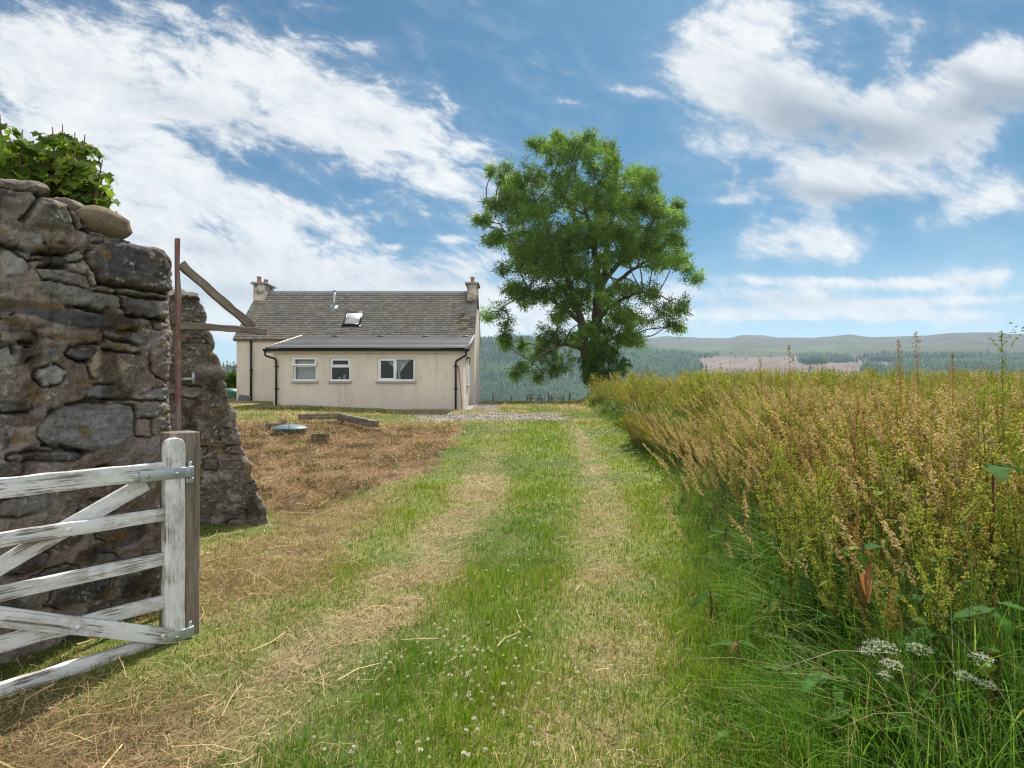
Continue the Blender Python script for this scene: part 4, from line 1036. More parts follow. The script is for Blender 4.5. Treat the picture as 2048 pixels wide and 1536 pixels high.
# half round gutter
def gutter(x0, x1, y, z, r_):
    g = G(); th = np.linspace(np.pi, 2 * np.pi, 9)
    for (ra) in (r_,):
        xs = np.array([x0, x1]); V = np.array([(x, y + ra * math.cos(t), z + ra * math.sin(t)) for x in xs for t in th]); i_ = np.arange(8)
        g.add(V, [np.stack([i_, i_ + 9, i_ + 10, i_ + 1], -1)])
        for e_ in (0, 9): g.add(V[e_:e_ + 9], [[tuple(range(9))]])
    g.bb(x0, x1, y - r_ - .006, y - r_ + .006, z - .012, z + .012); g.bb(x0, x1, y + r_ - .006, y + r_ + .006, z - .012, z + .012)
    return g.build('gutter', M['black_pl'], hs, colors=False)
gut = gutter(EL - .27, ER + .24, Y1 - .22, ETOP + .005, .065)
def pipe(name, pts, r_=.036, brk=()):
    g = G(); pts = np.array(pts, float)
    # round the bends
    P_ = [pts[0]]
    for i in range(1, len(pts) - 1):
        a, b, c = pts[i - 1], pts[i], pts[i + 1]
        u_ = (a - b) / np.linalg.norm(a - b); v_ = (c - b) / np.linalg.norm(c - b)
        for t in np.linspace(0, 1, 5): q0 = b + u_ * .06 * (1 - t); q1 = b + v_ * .06 * t; P_.append(q0 * (1 - t) + q1 * t)
    P_.append(pts[-1]); g.tube(np.array(P_), r_, 10)
    for z in brk: 
        x_, y_ = pts[-1][0], pts[-1][1]; g.tube([(x_, y_, z - .03), (x_, y_, z + .03)], r_ * 1.3, 10)
        g.bb(x_ - .07, x_ + .07, y_ + .02, y_ + .045, z - .02, z + .02)
    return g.build(name, M['black_pl'], hs, smooth=False, colors=False)
pipe('downpipe', [(ER + .12, Y1 - .22, ETOP - .04), (ER + .12, Y1 - .22, ETOP - .20), (ER - .27, Y1 - .07, ETOP - .42), (ER - .27, Y1 - .07, .55)], brk=(2.3, 1.5))
pipe('downpipe', [(EL - .21, Y1 - .22, ETOP - .04), (EL - .21, Y1 - .22, ETOP - .22), (EL + .13, Y1 - .07, ETOP - .34), (EL + .13, Y1 - .07, .6)], brk=(2.3, 1.5))
pipe('downpipe', [(-10.98, ZF - .07, EAVE - .1), (-10.98, ZF - .07, .7)], .045, brk=(2.28,))
# windows
def frame_box(g, x0, x1, z0, z1, y0, y1, t):
    g.bb(x0, x1, y0, y1, z0, z0 + t); g.bb(x0, x1, y0, y1, z1 - t, z1); g.bb(x0, x0 + t, y0, y1, z0 + t, z1 - t); g.bb(x1 - t, x1, y0, y1, z0 + t, z1 - t)
def pane(parent, x0, x1, z0, z1, y): g = G(); g.poly([(x0, y, z0), (x1, y, z0), (x1, y, z1), (x0, y, z1)]); return g.build('pane', M['glass'], parent, colors=False)
def window(h):
    g = G(); frame_box(g, h[0] + .004, h[1] - .004, h[2] + .004, h[3] - .004, Y1 + .05, Y1 + .115, .055)
    o = g.build('window', M['upvc'], hs, bevel=.006, colors=False)
    g = G(); g.bb(h[0] - .05, h[1] + .05, Y1 - .07, Y1 + .048, h[2] - .075, h[2] - .003); g.build('sill', M['sill'], o, bevel=.008, colors=False)
    g = G(); g.bb(h[0] + .006, h[1] - .006, Y1 - .02, Y1 + .049, h[2] + .0, h[2] + .05); g.build('cill_trim', M['upvc'], o, bevel=.005, colors=False)
    return o
def curtain(parent, x0, x1, z0, z1, y, pleat=.06, amp=.018, col=(.66, .69, .74)):
    xs = np.linspace(x0, x1, 90); zs = np.linspace(z0, z1, 6); X, Z = np.meshgrid(xs, zs, indexing='ij')
    Yv = y + amp * np.sin(X * 2 * np.pi / pleat + .8 * np.sin(X * 9)) * (1.1 - .5 * (Z - z0) / (z1 - z0))
    i_ = (np.arange(89)[:, None] * 6 + np.arange(5)[None]).ravel()
    return mk('curtain', np.stack([X, Yv, Z], -1), [np.stack([i_, i_ + 6, i_ + 7, i_ + 1], -1)], M['lace'], np.tile(col, (540, 1)), parent, True)
o = window(W1); zt = 2.33
g = G(); g.bb(W1[0] + .06, W1[1] - .06, Y1 + .05, Y1 + .115, zt - .055, zt); g.build('transom', M['upvc'], o, colors=False)
pane(o, W1[0] + .058, W1[1] - .058, W1[2] + .058, zt - .054, Y1 + .08)
# open top sash, hinged at the head
sg = G(); frame_box(sg, W1[0] - .0, W1[1] - .0, -.30, 0, -.03, .03, .05); ang = R(24)
Ms = Matrix.Rotation(-ang, 3, 'X'); pv_ = np.array([0, Y1 + .03, W1[3] - .01])
for i in range(len(sg.v)): sg.v[i] = sg.v[i] @ np.array(Ms).T + pv_
sash = sg.build('open_sash', M['upvc'], o, bevel=.005, colors=False)
sg = G(); sg.bb(W1[0] + .05, W1[1] - .05, -.006, .006, -.25, -.05); sg.v[0] = sg.v[0] @ np.array(Ms).T + pv_; sg.build('pane', M['glass'], sash, colors=False) if False else None
o['label'] = 'window with its top light open and net curtain'
curtain(o, W1[0] + .05, W1[1] - .05, W1[2] + .05, W1[3] - .05, Y1 + .2)
o = window(W2); g = G(); g.bb(W2[0] + .06, W2[1] - .06, Y1 + .045, Y1 + .115, zt - .07, zt); g.build('transom', M['upvc'], o, colors=False)
g = G(); frame_box(g, W2[0] + .058, W2[1] - .058, zt + .002, W2[3] - .06, Y1 + .04, Y1 + .10, .035); g.build('sash', M['upvc'], o, bevel=.004, colors=False)
pane(o, W2[0] + .058, W2[1] - .058, W2[2] + .058, zt - .072, Y1 + .08); pane(o, W2[0] + .09, W2[1] - .09, zt + .035, W2[3] - .09, Y1 + .075)
g = G(); b_ = np.array([-6.12, Y1 + .2, W2[2] + .06])
g.tube([b_, b_ + (0, 0, .05), b_ + (0, 0, .16), b_ + (0, 0, .18)], [.04, .05, .045, .02], 10, (.4, .4, .4)); g.tube([b_ + (-.18, 0, 0), b_ + (-.18, 0, .09)], .045, 10, (.5, .48, .42)); 
g.build('window_ornament', M['lace'], o)
o['label'] = 'narrow two light window with jars on its ledge'
o = window(W3); mx_ = W3[0] + .62
g = G(); g.bb(mx_, mx_ + .06, Y1 + .045, Y1 + .115, W3[2] + .06, W3[3] - .06); g.build('mullion', M['upvc'], o, colors=False)
g = G(); frame_box(g, W3[0] + .058, mx_ - .002, W3[2] + .058, W3[3] - .058, Y1 + .04, Y1 + .1, .045); g.build('sash', M['upvc'], o, bevel=.004, colors=False)
pane(o, W3[0] + .1, mx_ - .04, W3[2] + .1, W3[3] - .1, Y1 + .075); pane(o, mx_ + .062, W3[1] - .058, W3[2] + .058, W3[3] - .058, Y1 + .08)
def tied(parent, xt0, xt1, xb, ztop, zb, y, sgn):
    """one net curtain swept to a tie in the middle"""
    V = []; m_, k_ = 26, 34
    for i in range(m_):
        t = i / (m_ - 1); z = ztop + (zb - ztop) * t
        xo = xt0 + (xb - .02 * sgn - xt0) * (t ** .72 if True else t); xi = xt1 + (xb + .05 * sgn - xt1) * t
        for j in range(k_):
            f = j / (k_ - 1); V.append((xo + (xi - xo) * f, y + .02 * math.sin(f * 40 + t * 3), z - .03 * math.sin(f * 3.1) * (1 - t)))
    i_ = (np.arange(m_ - 1)[:, None] * k_ + np.arange(k_ - 1)[None]).ravel()
    V = np.array(V); cc = np.array((.74, .78, .84)) * (.72 + .5 * sst(.4, .6, fbm(V[:, 0] * 55, V[:, 2] * 55, 0, 2, 3)))[:, None]
    mk('curtain', V, [np.stack([i_, i_ + 1, i_ + k_ + 1, i_ + k_], -1)], M['lace'], cc, parent, True)
tied(o, W3[0] + .16, mx_ + .1, mx_ + .10, W3[3] - .02, W3[2] + .26, Y1 + .22, 1)
tied(o, W3[1] - .12, mx_ - .02, mx_ + .12, W3[3] - .02, W3[2] + .26, Y1 + .235, -1)
g = G(); g.tube([(mx_ + .11, Y1 + .22, W3[2] + .28), (mx_ + .13, Y1 + .2, W3[2] + .1), (mx_ + .15, Y1 + .2, W3[2] + .03)], [.03, .06, .07], 10, (.58, .62, .68)); g.build('curtain_tail', M['lace'], o, smooth=True)
o['label'] = 'wide window with net curtains tied in the middle'
# right side: small window, door, lantern, leaning red pole
def y_frame(g, y0, y1, z0, z1, x0, x1, t):
    g.bb(x0, x1, y0, y1, z0, z0 + t); g.bb(x0, x1, y0, y1, z1 - t, z1); g.bb(x0, x1, y0, y0 + t, z0 + t, z1 - t); g.bb(x0, x1, y1 - t, y1, z0 + t, z1 - t)
g = G(); y_frame(g, SW[0] + .003, SW[1] - .003, SW[2] + .003, SW[3] - .003, ER - .07, ER + .015, .06); o = g.build('window', M['upvc'], hs, colors=False)
g = G(); g.bb(ER - .04, ER - .03, SW[0] + .06, SW[1] - .06, SW[2] + .06, SW[3] - .06); g.build('pane', M['glass'], o, colors=False)
g = G(); g.bb(ER, ER + .07, SW[0] - .04, SW[1] + .04, SW[2] - .06, SW[2] - .002); g.build('sill', M['sill'], o, colors=False)
o['label'] = 'small side window by the door'
g = G(); g.bb(ER - .08, ER - .03, DR[0] + .05, DR[1] - .05, DR[2], DR[3] - .05); o = g.build('door', M['upvc'], hs, colors=False)
g = G(); y_frame(g, DR[0], DR[1], DR[2] - .04, DR[3], ER - .09, ER + .012, .049); g.build('door_frame', M['upvc'], o, colors=False)
g = G(); g.bb(ER - .028, ER - .02, DR[0] + .2, DR[1] - .2, 1.65, 2.35); g.build('pane', M['glass'], o, colors=False)
g = G(); g.tube([(ER - .03, DR[0] + .12, 1.72), (ER + .03, DR[0] + .12, 1.72), (ER + .03, DR[0] + .23, 1.72)], .011, 8); g.build('handle', M['galv'], o, colors=False)
g = G(); b_ = np.array([ER + .10, 21.75, 2.62])
g.tube([b_ + (-.1, 0, -.08), b_ + (-.08, 0, .08), b_ + (-.02, 0, .14), b_ + (0, 0, .10)], .012, 8)
g.tube([b_ + (0, 0, .11), b_ + (0, 0, .09), b_ + (0, 0, .03)], [.008, .03, .085], 6); g.tube([b_ + (0, 0, -.17), b_ + (0, 0, -.15)], .05, 6)
for a in range(6): th = a * np.pi / 3; g.tube([b_ + (.05 * math.cos(th), .05 * math.sin(th), -.15), b_ + (.075 * math.cos(th), .075 * math.sin(th), .03)], .006, 5)
wl = g.build('wall_lantern', M['black_pl'], hs, colors=False)
g = G(); g.tube([b_ + (0, 0, -.15), b_ + (0, 0, .03)], [.044, .066], 6); g.build('lantern_glass', M['glass'], wl, colors=False)
g = G(); g.tube([(-11.55, ZF - .03, 2.42), (-11.9, ZF - .3, 2.33), (-13.6, ZF - .6, 2.16), (-16, ZF - 1.5, 2.05)], .008, 5); g.build('overhead_cable', M['wire'], hs, colors=False)
g = G(); g.tube([(ER - .02, Y1 - .25, .70), (ER - .17, Y1 - .035, 2.30)], .014, 8)
tag(g.build('leaning_pole', M['redpole'], loc=(ER - .02, Y1 - .25, .70), colors=False), 'thin red pole leaning beside the right hand downpipe of the cottage', 'pole')
g = G(); q_ = Matrix.Rotation(R(-18), 3, 'X') @ Matrix.Rotation(R(8), 3, 'Y'); g.box((-11.22, ZF - .16, 1.05), (.52, .03, .34), q_, (.10, .105, .11))
tag(g.build('slate_slab', M['slate'], bevel=.01, loc=(-11.22, ZF - .16, .9)), 'dark grey slab leaning on the cottage wall near its far left downpipe', 'slab')
# ------------------------------------------------------------------ things in the yard
def yard_beam(name, pa, pb, w, t, mat, label, cat, z0=0, z1=0, seed=0, group=None):
    a, b = ground_at(*pa), ground_at(*pb); a = a + (0, 0, w / 2 + z0); b = b + (0, 0, w / 2 + z1)
    return tag(beam(name, a, b, w, t, mat, None, bevel=.012, wob=.006, seed=seed, seg=16), label, cat, group)
yard_beam('timber_baulk', (597, 846), (678, 845), .145, .17, M['old_wood'], 'old grey timber baulk lying level, parallel to the cottage wall', 'timber', .10, .12, 60, 'old timber baulks')
a = ground_at(682, 847); b = ground_at(751, 863)
tag(beam('timber_baulk', a + (0, 0, .20), b + (0, 0, .19), .17, .19, M['old_wood'], None, bevel=.012, wob=.006, seed=61, seg=16), 'old grey timber baulk slanting towards the camera, propped on blocks', 'timber', 'old timber baulks')
def block(name, px, py, s, rot, mat, label, cat, dz=0.0):
    c = ground_at(px, py); g = G()
    g.box((0, 0, s[2] / 2 - .02 + dz), s, Matrix.Rotation(rot, 3, 'Z'), (.11, .095, .07))
    o = mk(name, np.vstack(g.v), [np.vstack(x) for x in g.f.values()], mat, np.vstack(g.c))
    o.location = c; OFF[o.name] = np.zeros(3)
    m = o.modifiers.new('bevel', 'BEVEL'); m.width = .015; m.segments = 2
    return tag(o, label, cat)
block('timber_block', 672, 849, (.38, .3, .13), .1, M['old_wood'], 'short timber block under the joint of the two baulks', 'block')
block('timber_block', 748, 864, (.32, .28, .11), -.3, M['old_wood'], 'short timber block under the near end of the slanting baulk', 'block')
block('plank', 560, 858, (.62, .3, .17), -.05, M['old_wood'], 'dark plank end lying behind the green plastic lid', 'plank')
c = ground_at(566, 860); tag(rock('loose_stone', c + (0, .05, .21), (.10, .09, .075), seed=14, col=(.27, .19, .15), rough=.25), 'reddish stone perched on the dark plank behind the lid', 'stone')
c = ground_at(641, 886)
mo = mk('mossy_block', *(lambda: (np.zeros((0, 3)), []))()) if False else None
g = G(); s_ = (.33, .24, .17)
k = 14; th = np.linspace(-.5, .5, k); X, Y = np.meshgrid(th, th, indexing='ij')
faces = []
for (ax, sg) in ((0, -1), (0, 1), (1, -1), (1, 1), (2, 1)):
    A = np.stack([X, Y], -1); o3 = np.zeros((k, k, 3)); oth = [i for i in range(3) if i != ax]; o3[..., ax] = sg * .5; o3[..., oth[0]] = X; o3[..., oth[1]] = Y
    pp = o3 * np.array(s_) * (1 - .12 * (np.abs(o3).sum(-1, keepdims=True) > 1.25))
    pp = pp + .02 * (fbm(pp[..., 0] * 14, pp[..., 1] * 14, pp[..., 2] * 14, 3, 3)[..., None] - .5) + c + (0, 0, .12)
    cc = mixc(np.array((.15, .12, .10)), np.array((.09, .085, .02)), sst(.35, .6, fbm(pp[..., 0] * 9, pp[..., 1] * 9, pp[..., 2] * 9, 3, 5)) * (o3[..., 2] > .05))
    i_ = (np.arange(k - 1)[:, None] * k + np.arange(k - 1)[None]).ravel(); g.add(pp.reshape(-1, 3), [np.stack([i_, i_ + 1, i_ + k + 1, i_ + k], -1)], cc.reshape(-1, 3))
tag(g.build('mossy_block', M['stone'], loc=tuple(c), smooth=False), 'small square block topped with moss on the cut brown grass', 'block')
# green domed lid
c = ground_at(581, 868); lid = thing('tank_lid', tuple(c), 'flat domed grey green plastic lid lying on the cut grass', 'lid')
th = np.linspace(0, 2 * np.pi, 48, endpoint=False); prof = [(.33, .0), (.335, .05), (.40, .055), (.415, .075), (.405, .095), (.36, .125), (.25, .16), (.12, .178), (.0, .182)]
V = np.array([(c[0] + r_ * math.cos(t), c[1] + r_ * math.sin(t), c[2] + .05 + z) for r_, z in prof for t in th])
i_ = np.arange(8)[:, None] * 48 + np.arange(48)[None]; j_ = np.arange(8)[:, None] * 48 + (np.arange(48)[None] + 1) % 48
mk('cover', V, [np.stack([i_, j_, j_ + 48, i_ + 48], -1).reshape(-1, 4)], M['lid'], None, lid, True)
g = G(); a_ = R(-80)
for a in (-75, -105): 
    t = R(a); g.box((c[0] + .395 * math.cos(t), c[1] + .395 * math.sin(t), c[2] + .148), (.035, .06, .03), Matrix.Rotation(t + R(90), 3, 'Z'))
    g.build('lug', M['lid'], lid, bevel=.006, colors=False); g = G()
g.tube([(c[0] + .41 * math.cos(R(-75)), c[1] + .41 * math.sin(R(-75)), c[2] + .15), (c[0], c[1] - .425, c[2] + .145), (c[0] + .41 * math.cos(R(-105)), c[1] + .41 * math.sin(R(-105)), c[2] + .15)], .012, 8); g.build('handle', M['lid'], lid, colors=False)
# teal tank behind the cottage corner
c = P(471, 806, 26.5); g = G(); prof = [(.48, 0), (.52, .15), (.52, .5), (.42, .66), (.15, .72)]
g.tube([(c[0] - .3, 26.5, .8 + z) for _, z in prof], [r_ for r_, _ in prof], 24)
tag(g.build('water_butt', M['teal'], smooth=True, loc=(c[0] - .3, 26.5, .8), colors=False), 'round teal green plastic tank just visible past the cottage left corner', 'tank')
# fence beyond the lawn
fe = thing('wire_fence', (P(1063, 805, 55)[0], 55, float(gz(2, 55))), 'wire fence with slim weathered posts at the far lawn edge', 'fence')
fpx = [(905, 56, .95), (947, 55.6, .95), (986.5, 55, .98), (1023.5, 55, .78), (1063, 55, 1.0), (1098, 55, 1.04), (1139, 54.5, 1.06), (1176, 54, 1.2), (1222, 53.5, 1.1), (1268, 53, 1.1), (1316, 52.6, 1.1)]
tops = []
for i, (px, Y, h_) in enumerate(fpx):
    x = (px - 1024) * Y / FPX; z = float(gz(x, Y)); g = G(); le = rng.normal(0, .03, 2)
    g.tube([(x, Y, z - .3), (x + le[0] * .5, Y, z + h_ * .5), (x + le[0], Y + le[1], z + h_)], [.095, .09, .08], 8, (.3, .25, .2)); g.build('post', M['board'], fe)
    tops.append((x, Y, z))
for hh in (.25, .55, .85):
    g = G(); g.tube([(x, Y - .07, z + hh) for x, Y, z in tops], .006, 4); g.build('wire', M['wire'], fe, colors=False)
c = np.array([(1416 - 1024) * 19 / FPX, 19., 0]); z = float(gz(c[0], 19)); g = G(); g.tube([(c[0], 19, z - .2), (c[0], 19, z + .8), (c[0] + .02, 19, 1.5 + 25 * 19 / FPX)], [.07, .065, .055], 8, (.17, .13, .10))
tag(g.build('fence_post', M['board'], loc=(c[0], 19, z)), 'single brown post top poking out of the dock field', 'post')
# picnic tables
def picnic(px, Y, rot, label, w=1.5):
    x = (px - 1024) * Y / FPX; z = float(gz(x, Y)); t = thing('picnic_table', (x, Y, z), label, 'table', 'picnic tables')
    Rm = np.array(Matrix.Rotation(rot, 3, 'Z')); b_ = np.array([x, Y, z])
    def bx(name, c, d, M3=None):
        m_ = Rm if M3 is None else Rm @ np.array(M3); g = G(); g.box(b_ + Rm @ np.asarray(c, float), d, m_, (.13, .11, .09)); g.build(name, M['board'], t, bevel=.006)
    g = G()
    for k in range(5): g.box(b_ + Rm @ np.array([0, -.30 + k * .15, .73]), (w, .135, .04), Rm, (.14, .12, .10))
    g.build('tabletop', M['board'], t)
    for s_ in (-1, 1):
        g = G()
        for k in range(2): g.box(b_ + Rm @ np.array([0, s_ * (.62 + k * .15), .44]), (w, .135, .04), Rm, (.14, .12, .10))
        g.build('bench', M['board'], t)
        bx('crossbar', (s_ * w * .36, 0, .40), (.045, 1.5, .09))
        for q in (-1, 1): bx('leg', (s_ * w * .36 + .05 * s_, q * .38, .36), (.045, .09, .86), Matrix.Rotation(q * R(28), 3, 'X'))
picnic(1069, 50.5, .35, 'weathered picnic table by the fence, nearer the cottage', 1.35)
picnic(1115, 51.5, -.12, 'weathered picnic table by the fence, nearer the ash tree', 1.3)
# ------------------------------------------------------------------ trees
def leaf_cloud(ctr, size, nrm_bias, cols, rs, aspect=.34, n_leaflet=5, fold=.25, droop=.35):
    """pinnate sprays: a few leaflets along a short drooping stalk, all as narrow quads"""
    k = len(ctr); out_v = []; out_c = []
    ax = rs.normal(0, 1, (k, 3)) + nrm_bias; ax[:, 2] -= droop; ax /= np.linalg.norm(ax, axis=1)[:, None]
    sd_ = np.cross(ax, rs.normal(0, 1, (k, 3)) + np.array([0, 0, 1.2])); sd_ /= np.linalg.norm(sd_, axis=1)[:, None]
    for j in range(n_leaflet):
        t = (j // 2) / max(1, (n_leaflet - 1) // 2); side = 0 if j == n_leaflet - 1 else (1 if j % 2 else -1)
        base = ctr + ax * (size * t * .75)[:, None]
        d = ax * (.55 if side else 1.0) + sd_ * side * .85 + rs.normal(0, .18, (k, 3)); d /= np.linalg.norm(d, axis=1)[:, None]
        L = (size * .55 * rs.uniform(.8, 1.2, k))[:, None]; q = np.cross(d, rs.normal(0, .5, (k, 3)) + np.cross(ax, sd_)); q /= np.linalg.norm(q, axis=1)[:, None]
        wdt = L * aspect
        V = np.stack([base, base + d * L * .5 + q * wdt * .5, base + d * L, base + d * L * .5 - q * wdt * .5], 1)
        out_v.append(V); out_c.append(np.repeat((cols * rs.uniform(.85, 1.15, (k, 1)))[:, None], 4, 1))
    V = np.concatenate(out_v).reshape(-1, 3); C = np.concatenate(out_c).reshape(-1, 3)
    return V, [np.arange(len(V)).reshape(-1, 4)], C

TY = 40.0; TS = TY / FPX / 2.5593                            # metres per pixel of the tracing
def tp(x, y, dy=0.0): return np.array([(900 + x / 2.5593 - 1024) * (TY + dy) / FPX, TY + dy, EYE - (240 + y / 2.5593 - HOR) * (TY + dy) / FPX])
LOBES = [(560,180,105),(700,185,105),(820,225,90),(940,290,80),(1005,300,55),(440,300,90),(340,330,60),(268,300,30),(213,268,20),(288,248,24),(418,112,24),(480,120,40),(560,95,22),(710,95,25),(640,120,40),(770,130,25),(815,150,28),(350,295,24),
 (250,440,75),(180,505,38),(150,510,20),(350,460,105),(480,430,115),(620,380,135),(780,400,135),(920,430,110),(1050,430,80),(1040,380,35),(1130,500,60),(1165,435,22),(1185,520,32),
 (240,600,50),(205,620,22),(350,620,95),(480,600,105),(640,580,125),(790,560,100),(930,590,85),(1060,580,85),(1140,610,50),(1170,640,25),
 (340,740,65),(270,765,24),(450,740,95),(590,740,115),(700,780,80),(900,700,70),(1040,710,95),(1150,715,60),(1195,700,24),(1215,780,42),(1270,812,22),
 (330,870,48),(400,900,60),(250,970,45),(185,1000,30),(300,1045,40),(280,1110,25),(275,1145,16),(480,890,60),(600,900,85),(680,950,75),(560,1000,50),(900,870,60),(1010,890,75),(1100,970,65),(1180,985,38),(1130,1050,28),(1195,945,26),(1180,1060,20),
 (820,1090,90),(900,1120,70),(965,1125,48),(760,1180,80),(640,1130,55),(540,1110,50),(480,1090,35),(440,1190,50),(520,1220,60),(380,1270,38),(340,1305,18),(460,1300,42),(600,1240,55),(540,1285,26),(375,1150,26),(700,1060,60),(860,1000,70),(930,1010,60),(1000,1040,45),(745,850,45),(800,715,50),(700,1120,40)]
rs = np.random.default_rng(42)
bx0 = tp(715, 1345); bx0[2] = float(gz(bx0[0], TY)) - .2
ash = thing('ash_tree', tuple(bx0), 'tall spreading ash tree with two trunks standing past the end of the track', 'tree')
# skeleton: main limbs, then a branch to every lobe
limbs = [[(712,1350,0,.42),(700,1240,0,.34),(680,1130,-.3,.30),(672,1040,-.6,.27),(640,930,-1,.22),(600,800,-1.6,.18),(560,690,-2,.14),(500,560,-2.6,.10),(440,420,-3,.05)],
 [(730,1350,.3,.48),(740,1220,.4,.42),(745,1100,.4,.38),(752,980,.3,.34),(758,860,.2,.30),(750,740,.2,.26),(735,620,.4,.20),(700,480,.6,.14),(660,330,.8,.08),(620,200,.8,.03)],
 [(756,900,.2,.26),(790,790,.8,.22),(800,660,1.2,.18),(830,520,1.4,.13),(850,380,1.6,.08),(840,240,1.6,.03)],
 [(770,860,.2,.20),(840,760,-.6,.17),(920,680,-1.4,.14),(1010,560,-2,.09),(1080,470,-2.2,.04)],
 [(760,1000,.4,.22),(830,860,1.4,.17),(930,770,2.2,.13),(1060,700,3,.08),(1150,680,3.2,.04)],
 [(750,1040,.2,.17),(820,960,-1,.13),(920,900,-2.2,.09),(1040,890,-3,.06),(1150,940,-3.4,.03)],
 [(672,1040,-.6,.15),(560,950,-1.4,.11),(430,880,-2.4,.08),(330,920,-3,.05),(230,980,-3,.02)],
 [(660,990,-.6,.16),(540,830,.8,.12),(420,720,1.8,.08),(320,620,2.4,.05),(230,500,2.6,.02)],
 [(690,1180,-.2,.14),(600,1150,-1,.10),(500,1180,-1.8,.07),(420,1240,-2.2,.03)],
 [(740,1180,.4,.14),(820,1120,1.2,.10),(920,1110,2,.06)]]
tr = G(); SK = []
def smooth_path(pts, k=5):
    pts = np.array(pts); t = np.arange(len(pts)); tt = np.linspace(0, len(pts) - 1, (len(pts) - 1) * k + 1); out = []
    for i in range(pts.shape[1]):
        m = np.gradient(pts[:, i]); j = np.minimum(tt.astype(int), len(pts) - 2); u_ = tt - j
        h00, h10, h01, h11 = 2*u_**3-3*u_**2+1, u_**3-2*u_**2+u_, -2*u_**3+3*u_**2, u_**3-u_**2
        out.append(h00*pts[j, i] + h10*m[j] + h01*pts[j+1, i] + h11*m[j+1])
    return np.stack(out, -1)
for L in limbs:
    q = smooth_path([(*tp(x, y, d), r_) for x, y, d, r_ in L]); q[:, :3] += rs.normal(0, .03, (len(q), 3)) * np.minimum(1, np.arange(len(q)) / 4)[:, None]
    tr.tube(q[:, :3], np.maximum(q[:, 3], .015), 10, (.125, .11, .085)); SK.append(q)
SKP = np.concatenate([q[6:] for q in SK])
clumps = []
L0 = np.array(LOBES, float); extra = []
for i in range(400):
    a_, b_ = L0[rs.integers(len(L0))], L0[rs.integers(len(L0))]; dl = math.hypot(a_[0] - b_[0], a_[1] - b_[1])
    if 60 < dl < 210 and min(a_[2], b_[2]) > 44: t_ = rs.uniform(.3, .7); extra.append((a_[0] * (1 - t_) + b_[0] * t_, a_[1] * (1 - t_) + b_[1] * t_, rs.uniform(35, 62)))
LOBES = LOBES + extra[:20]
cx0 = tp(690, 640)
for (x, y, r_) in LOBES:
    rho = math.hypot((x - 690) / 560, (y - 640) / 600); dmax = 6.2 * math.sqrt(max(0.03, 1 - min(1, rho) ** 2))
    n_ = 1 + int(dmax / 1.8) if r_ > 45 else 1
    for i in range(n_):
        d = (rs.uniform(-1, 1) if n_ == 1 else -1 + 2 * (i + .5) / n_ + rs.normal(0, .15)) * dmax * .9
        sc = .82 if n_ > 1 else 1.0
        c = tp(x + rs.normal(0, r_ * .15) * (n_ > 1), y + rs.normal(0, r_ * .15) * (n_ > 1), d); R_ = r_ * TS * sc * .91 * rs.uniform(.85, 1.1)
        clumps.append((c, R_))
Vs_, Cs_ = [], []
lf = G()
for c, R_ in clumps:
    # branch
    dd = np.linalg.norm(SKP[:, :3] - (c - np.array([0, 0, R_ * .3])), axis=1) + .6 * np.maximum(0, SKP[:, 2] - c[2]); j = int(dd.argmin()); s_ = SKP[j]
    mid = (s_[:3] + c) / 2 + np.array([0, 0, .05 * dd[j]]) + rs.normal(0, .08 * dd[j], 3)
    q = smooth_path([(*s_[:3], min(s_[3] * .6, .02 + .022 * dd[j])), (*mid, .022 + .006 * dd[j]), (*(c + (0, 0, R_ * .2)), .014)], 5)
    tr.tube(q[:, :3], q[:, 3], 6, (.115, .10, .08), cap=False)
    for _ in range(3 + int(R_ * 4)):
        e_ = rs.normal(0, 1, 3); e_ /= np.linalg.norm(e_); st_ = q[rs.integers(5, len(q)), :3]
        tr.tube(np.array([st_, (st_ + c + e_ * R_ * .9) / 2 + (0, 0, .05), c + e_ * R_ * .9]), [.014, .009, .005], 4, (.11, .10, .08), cap=False)
    # leafy twigs: small tufts inside the clump, then sprays in each tuft
    nt = max(9, int(12.5 * (R_ / .8) ** 1.8)); u_ = rs.normal(0, 1, (nt, 3)); u_ /= np.linalg.norm(u_, axis=1)[:, None]
    tc = c + u_ * (R_ * np.cbrt(rs.uniform(.12, 1, nt)))[:, None] * np.array([1, 1, .92])
    per = 15
    ctr = np.repeat(tc, per, 0) + rs.normal(0, .17, (nt * per, 3)); k = len(ctr)
    out = (ctr - c) / (R_ + .01) * .6
    tone = np.repeat(rs.uniform(.65, 1.3, nt), per) * rs.uniform(.75, 1.25)
    hue = np.repeat(rs.uniform(0, 1, nt), per)
    col = mixc(np.array((.105, .20, .05)), np.array((.20, .295, .072)), hue) * tone[:, None]
    V, gr, C = leaf_cloud(ctr, rs.uniform(.24, .40, k), out, col, rs, aspect=.36); lf.add(V, gr, C)
tr.build('trunk', M['bark'], ash, smooth=True)
lf.build('crown', M['leaf'], ash)
print('ash leaves', lf.n)
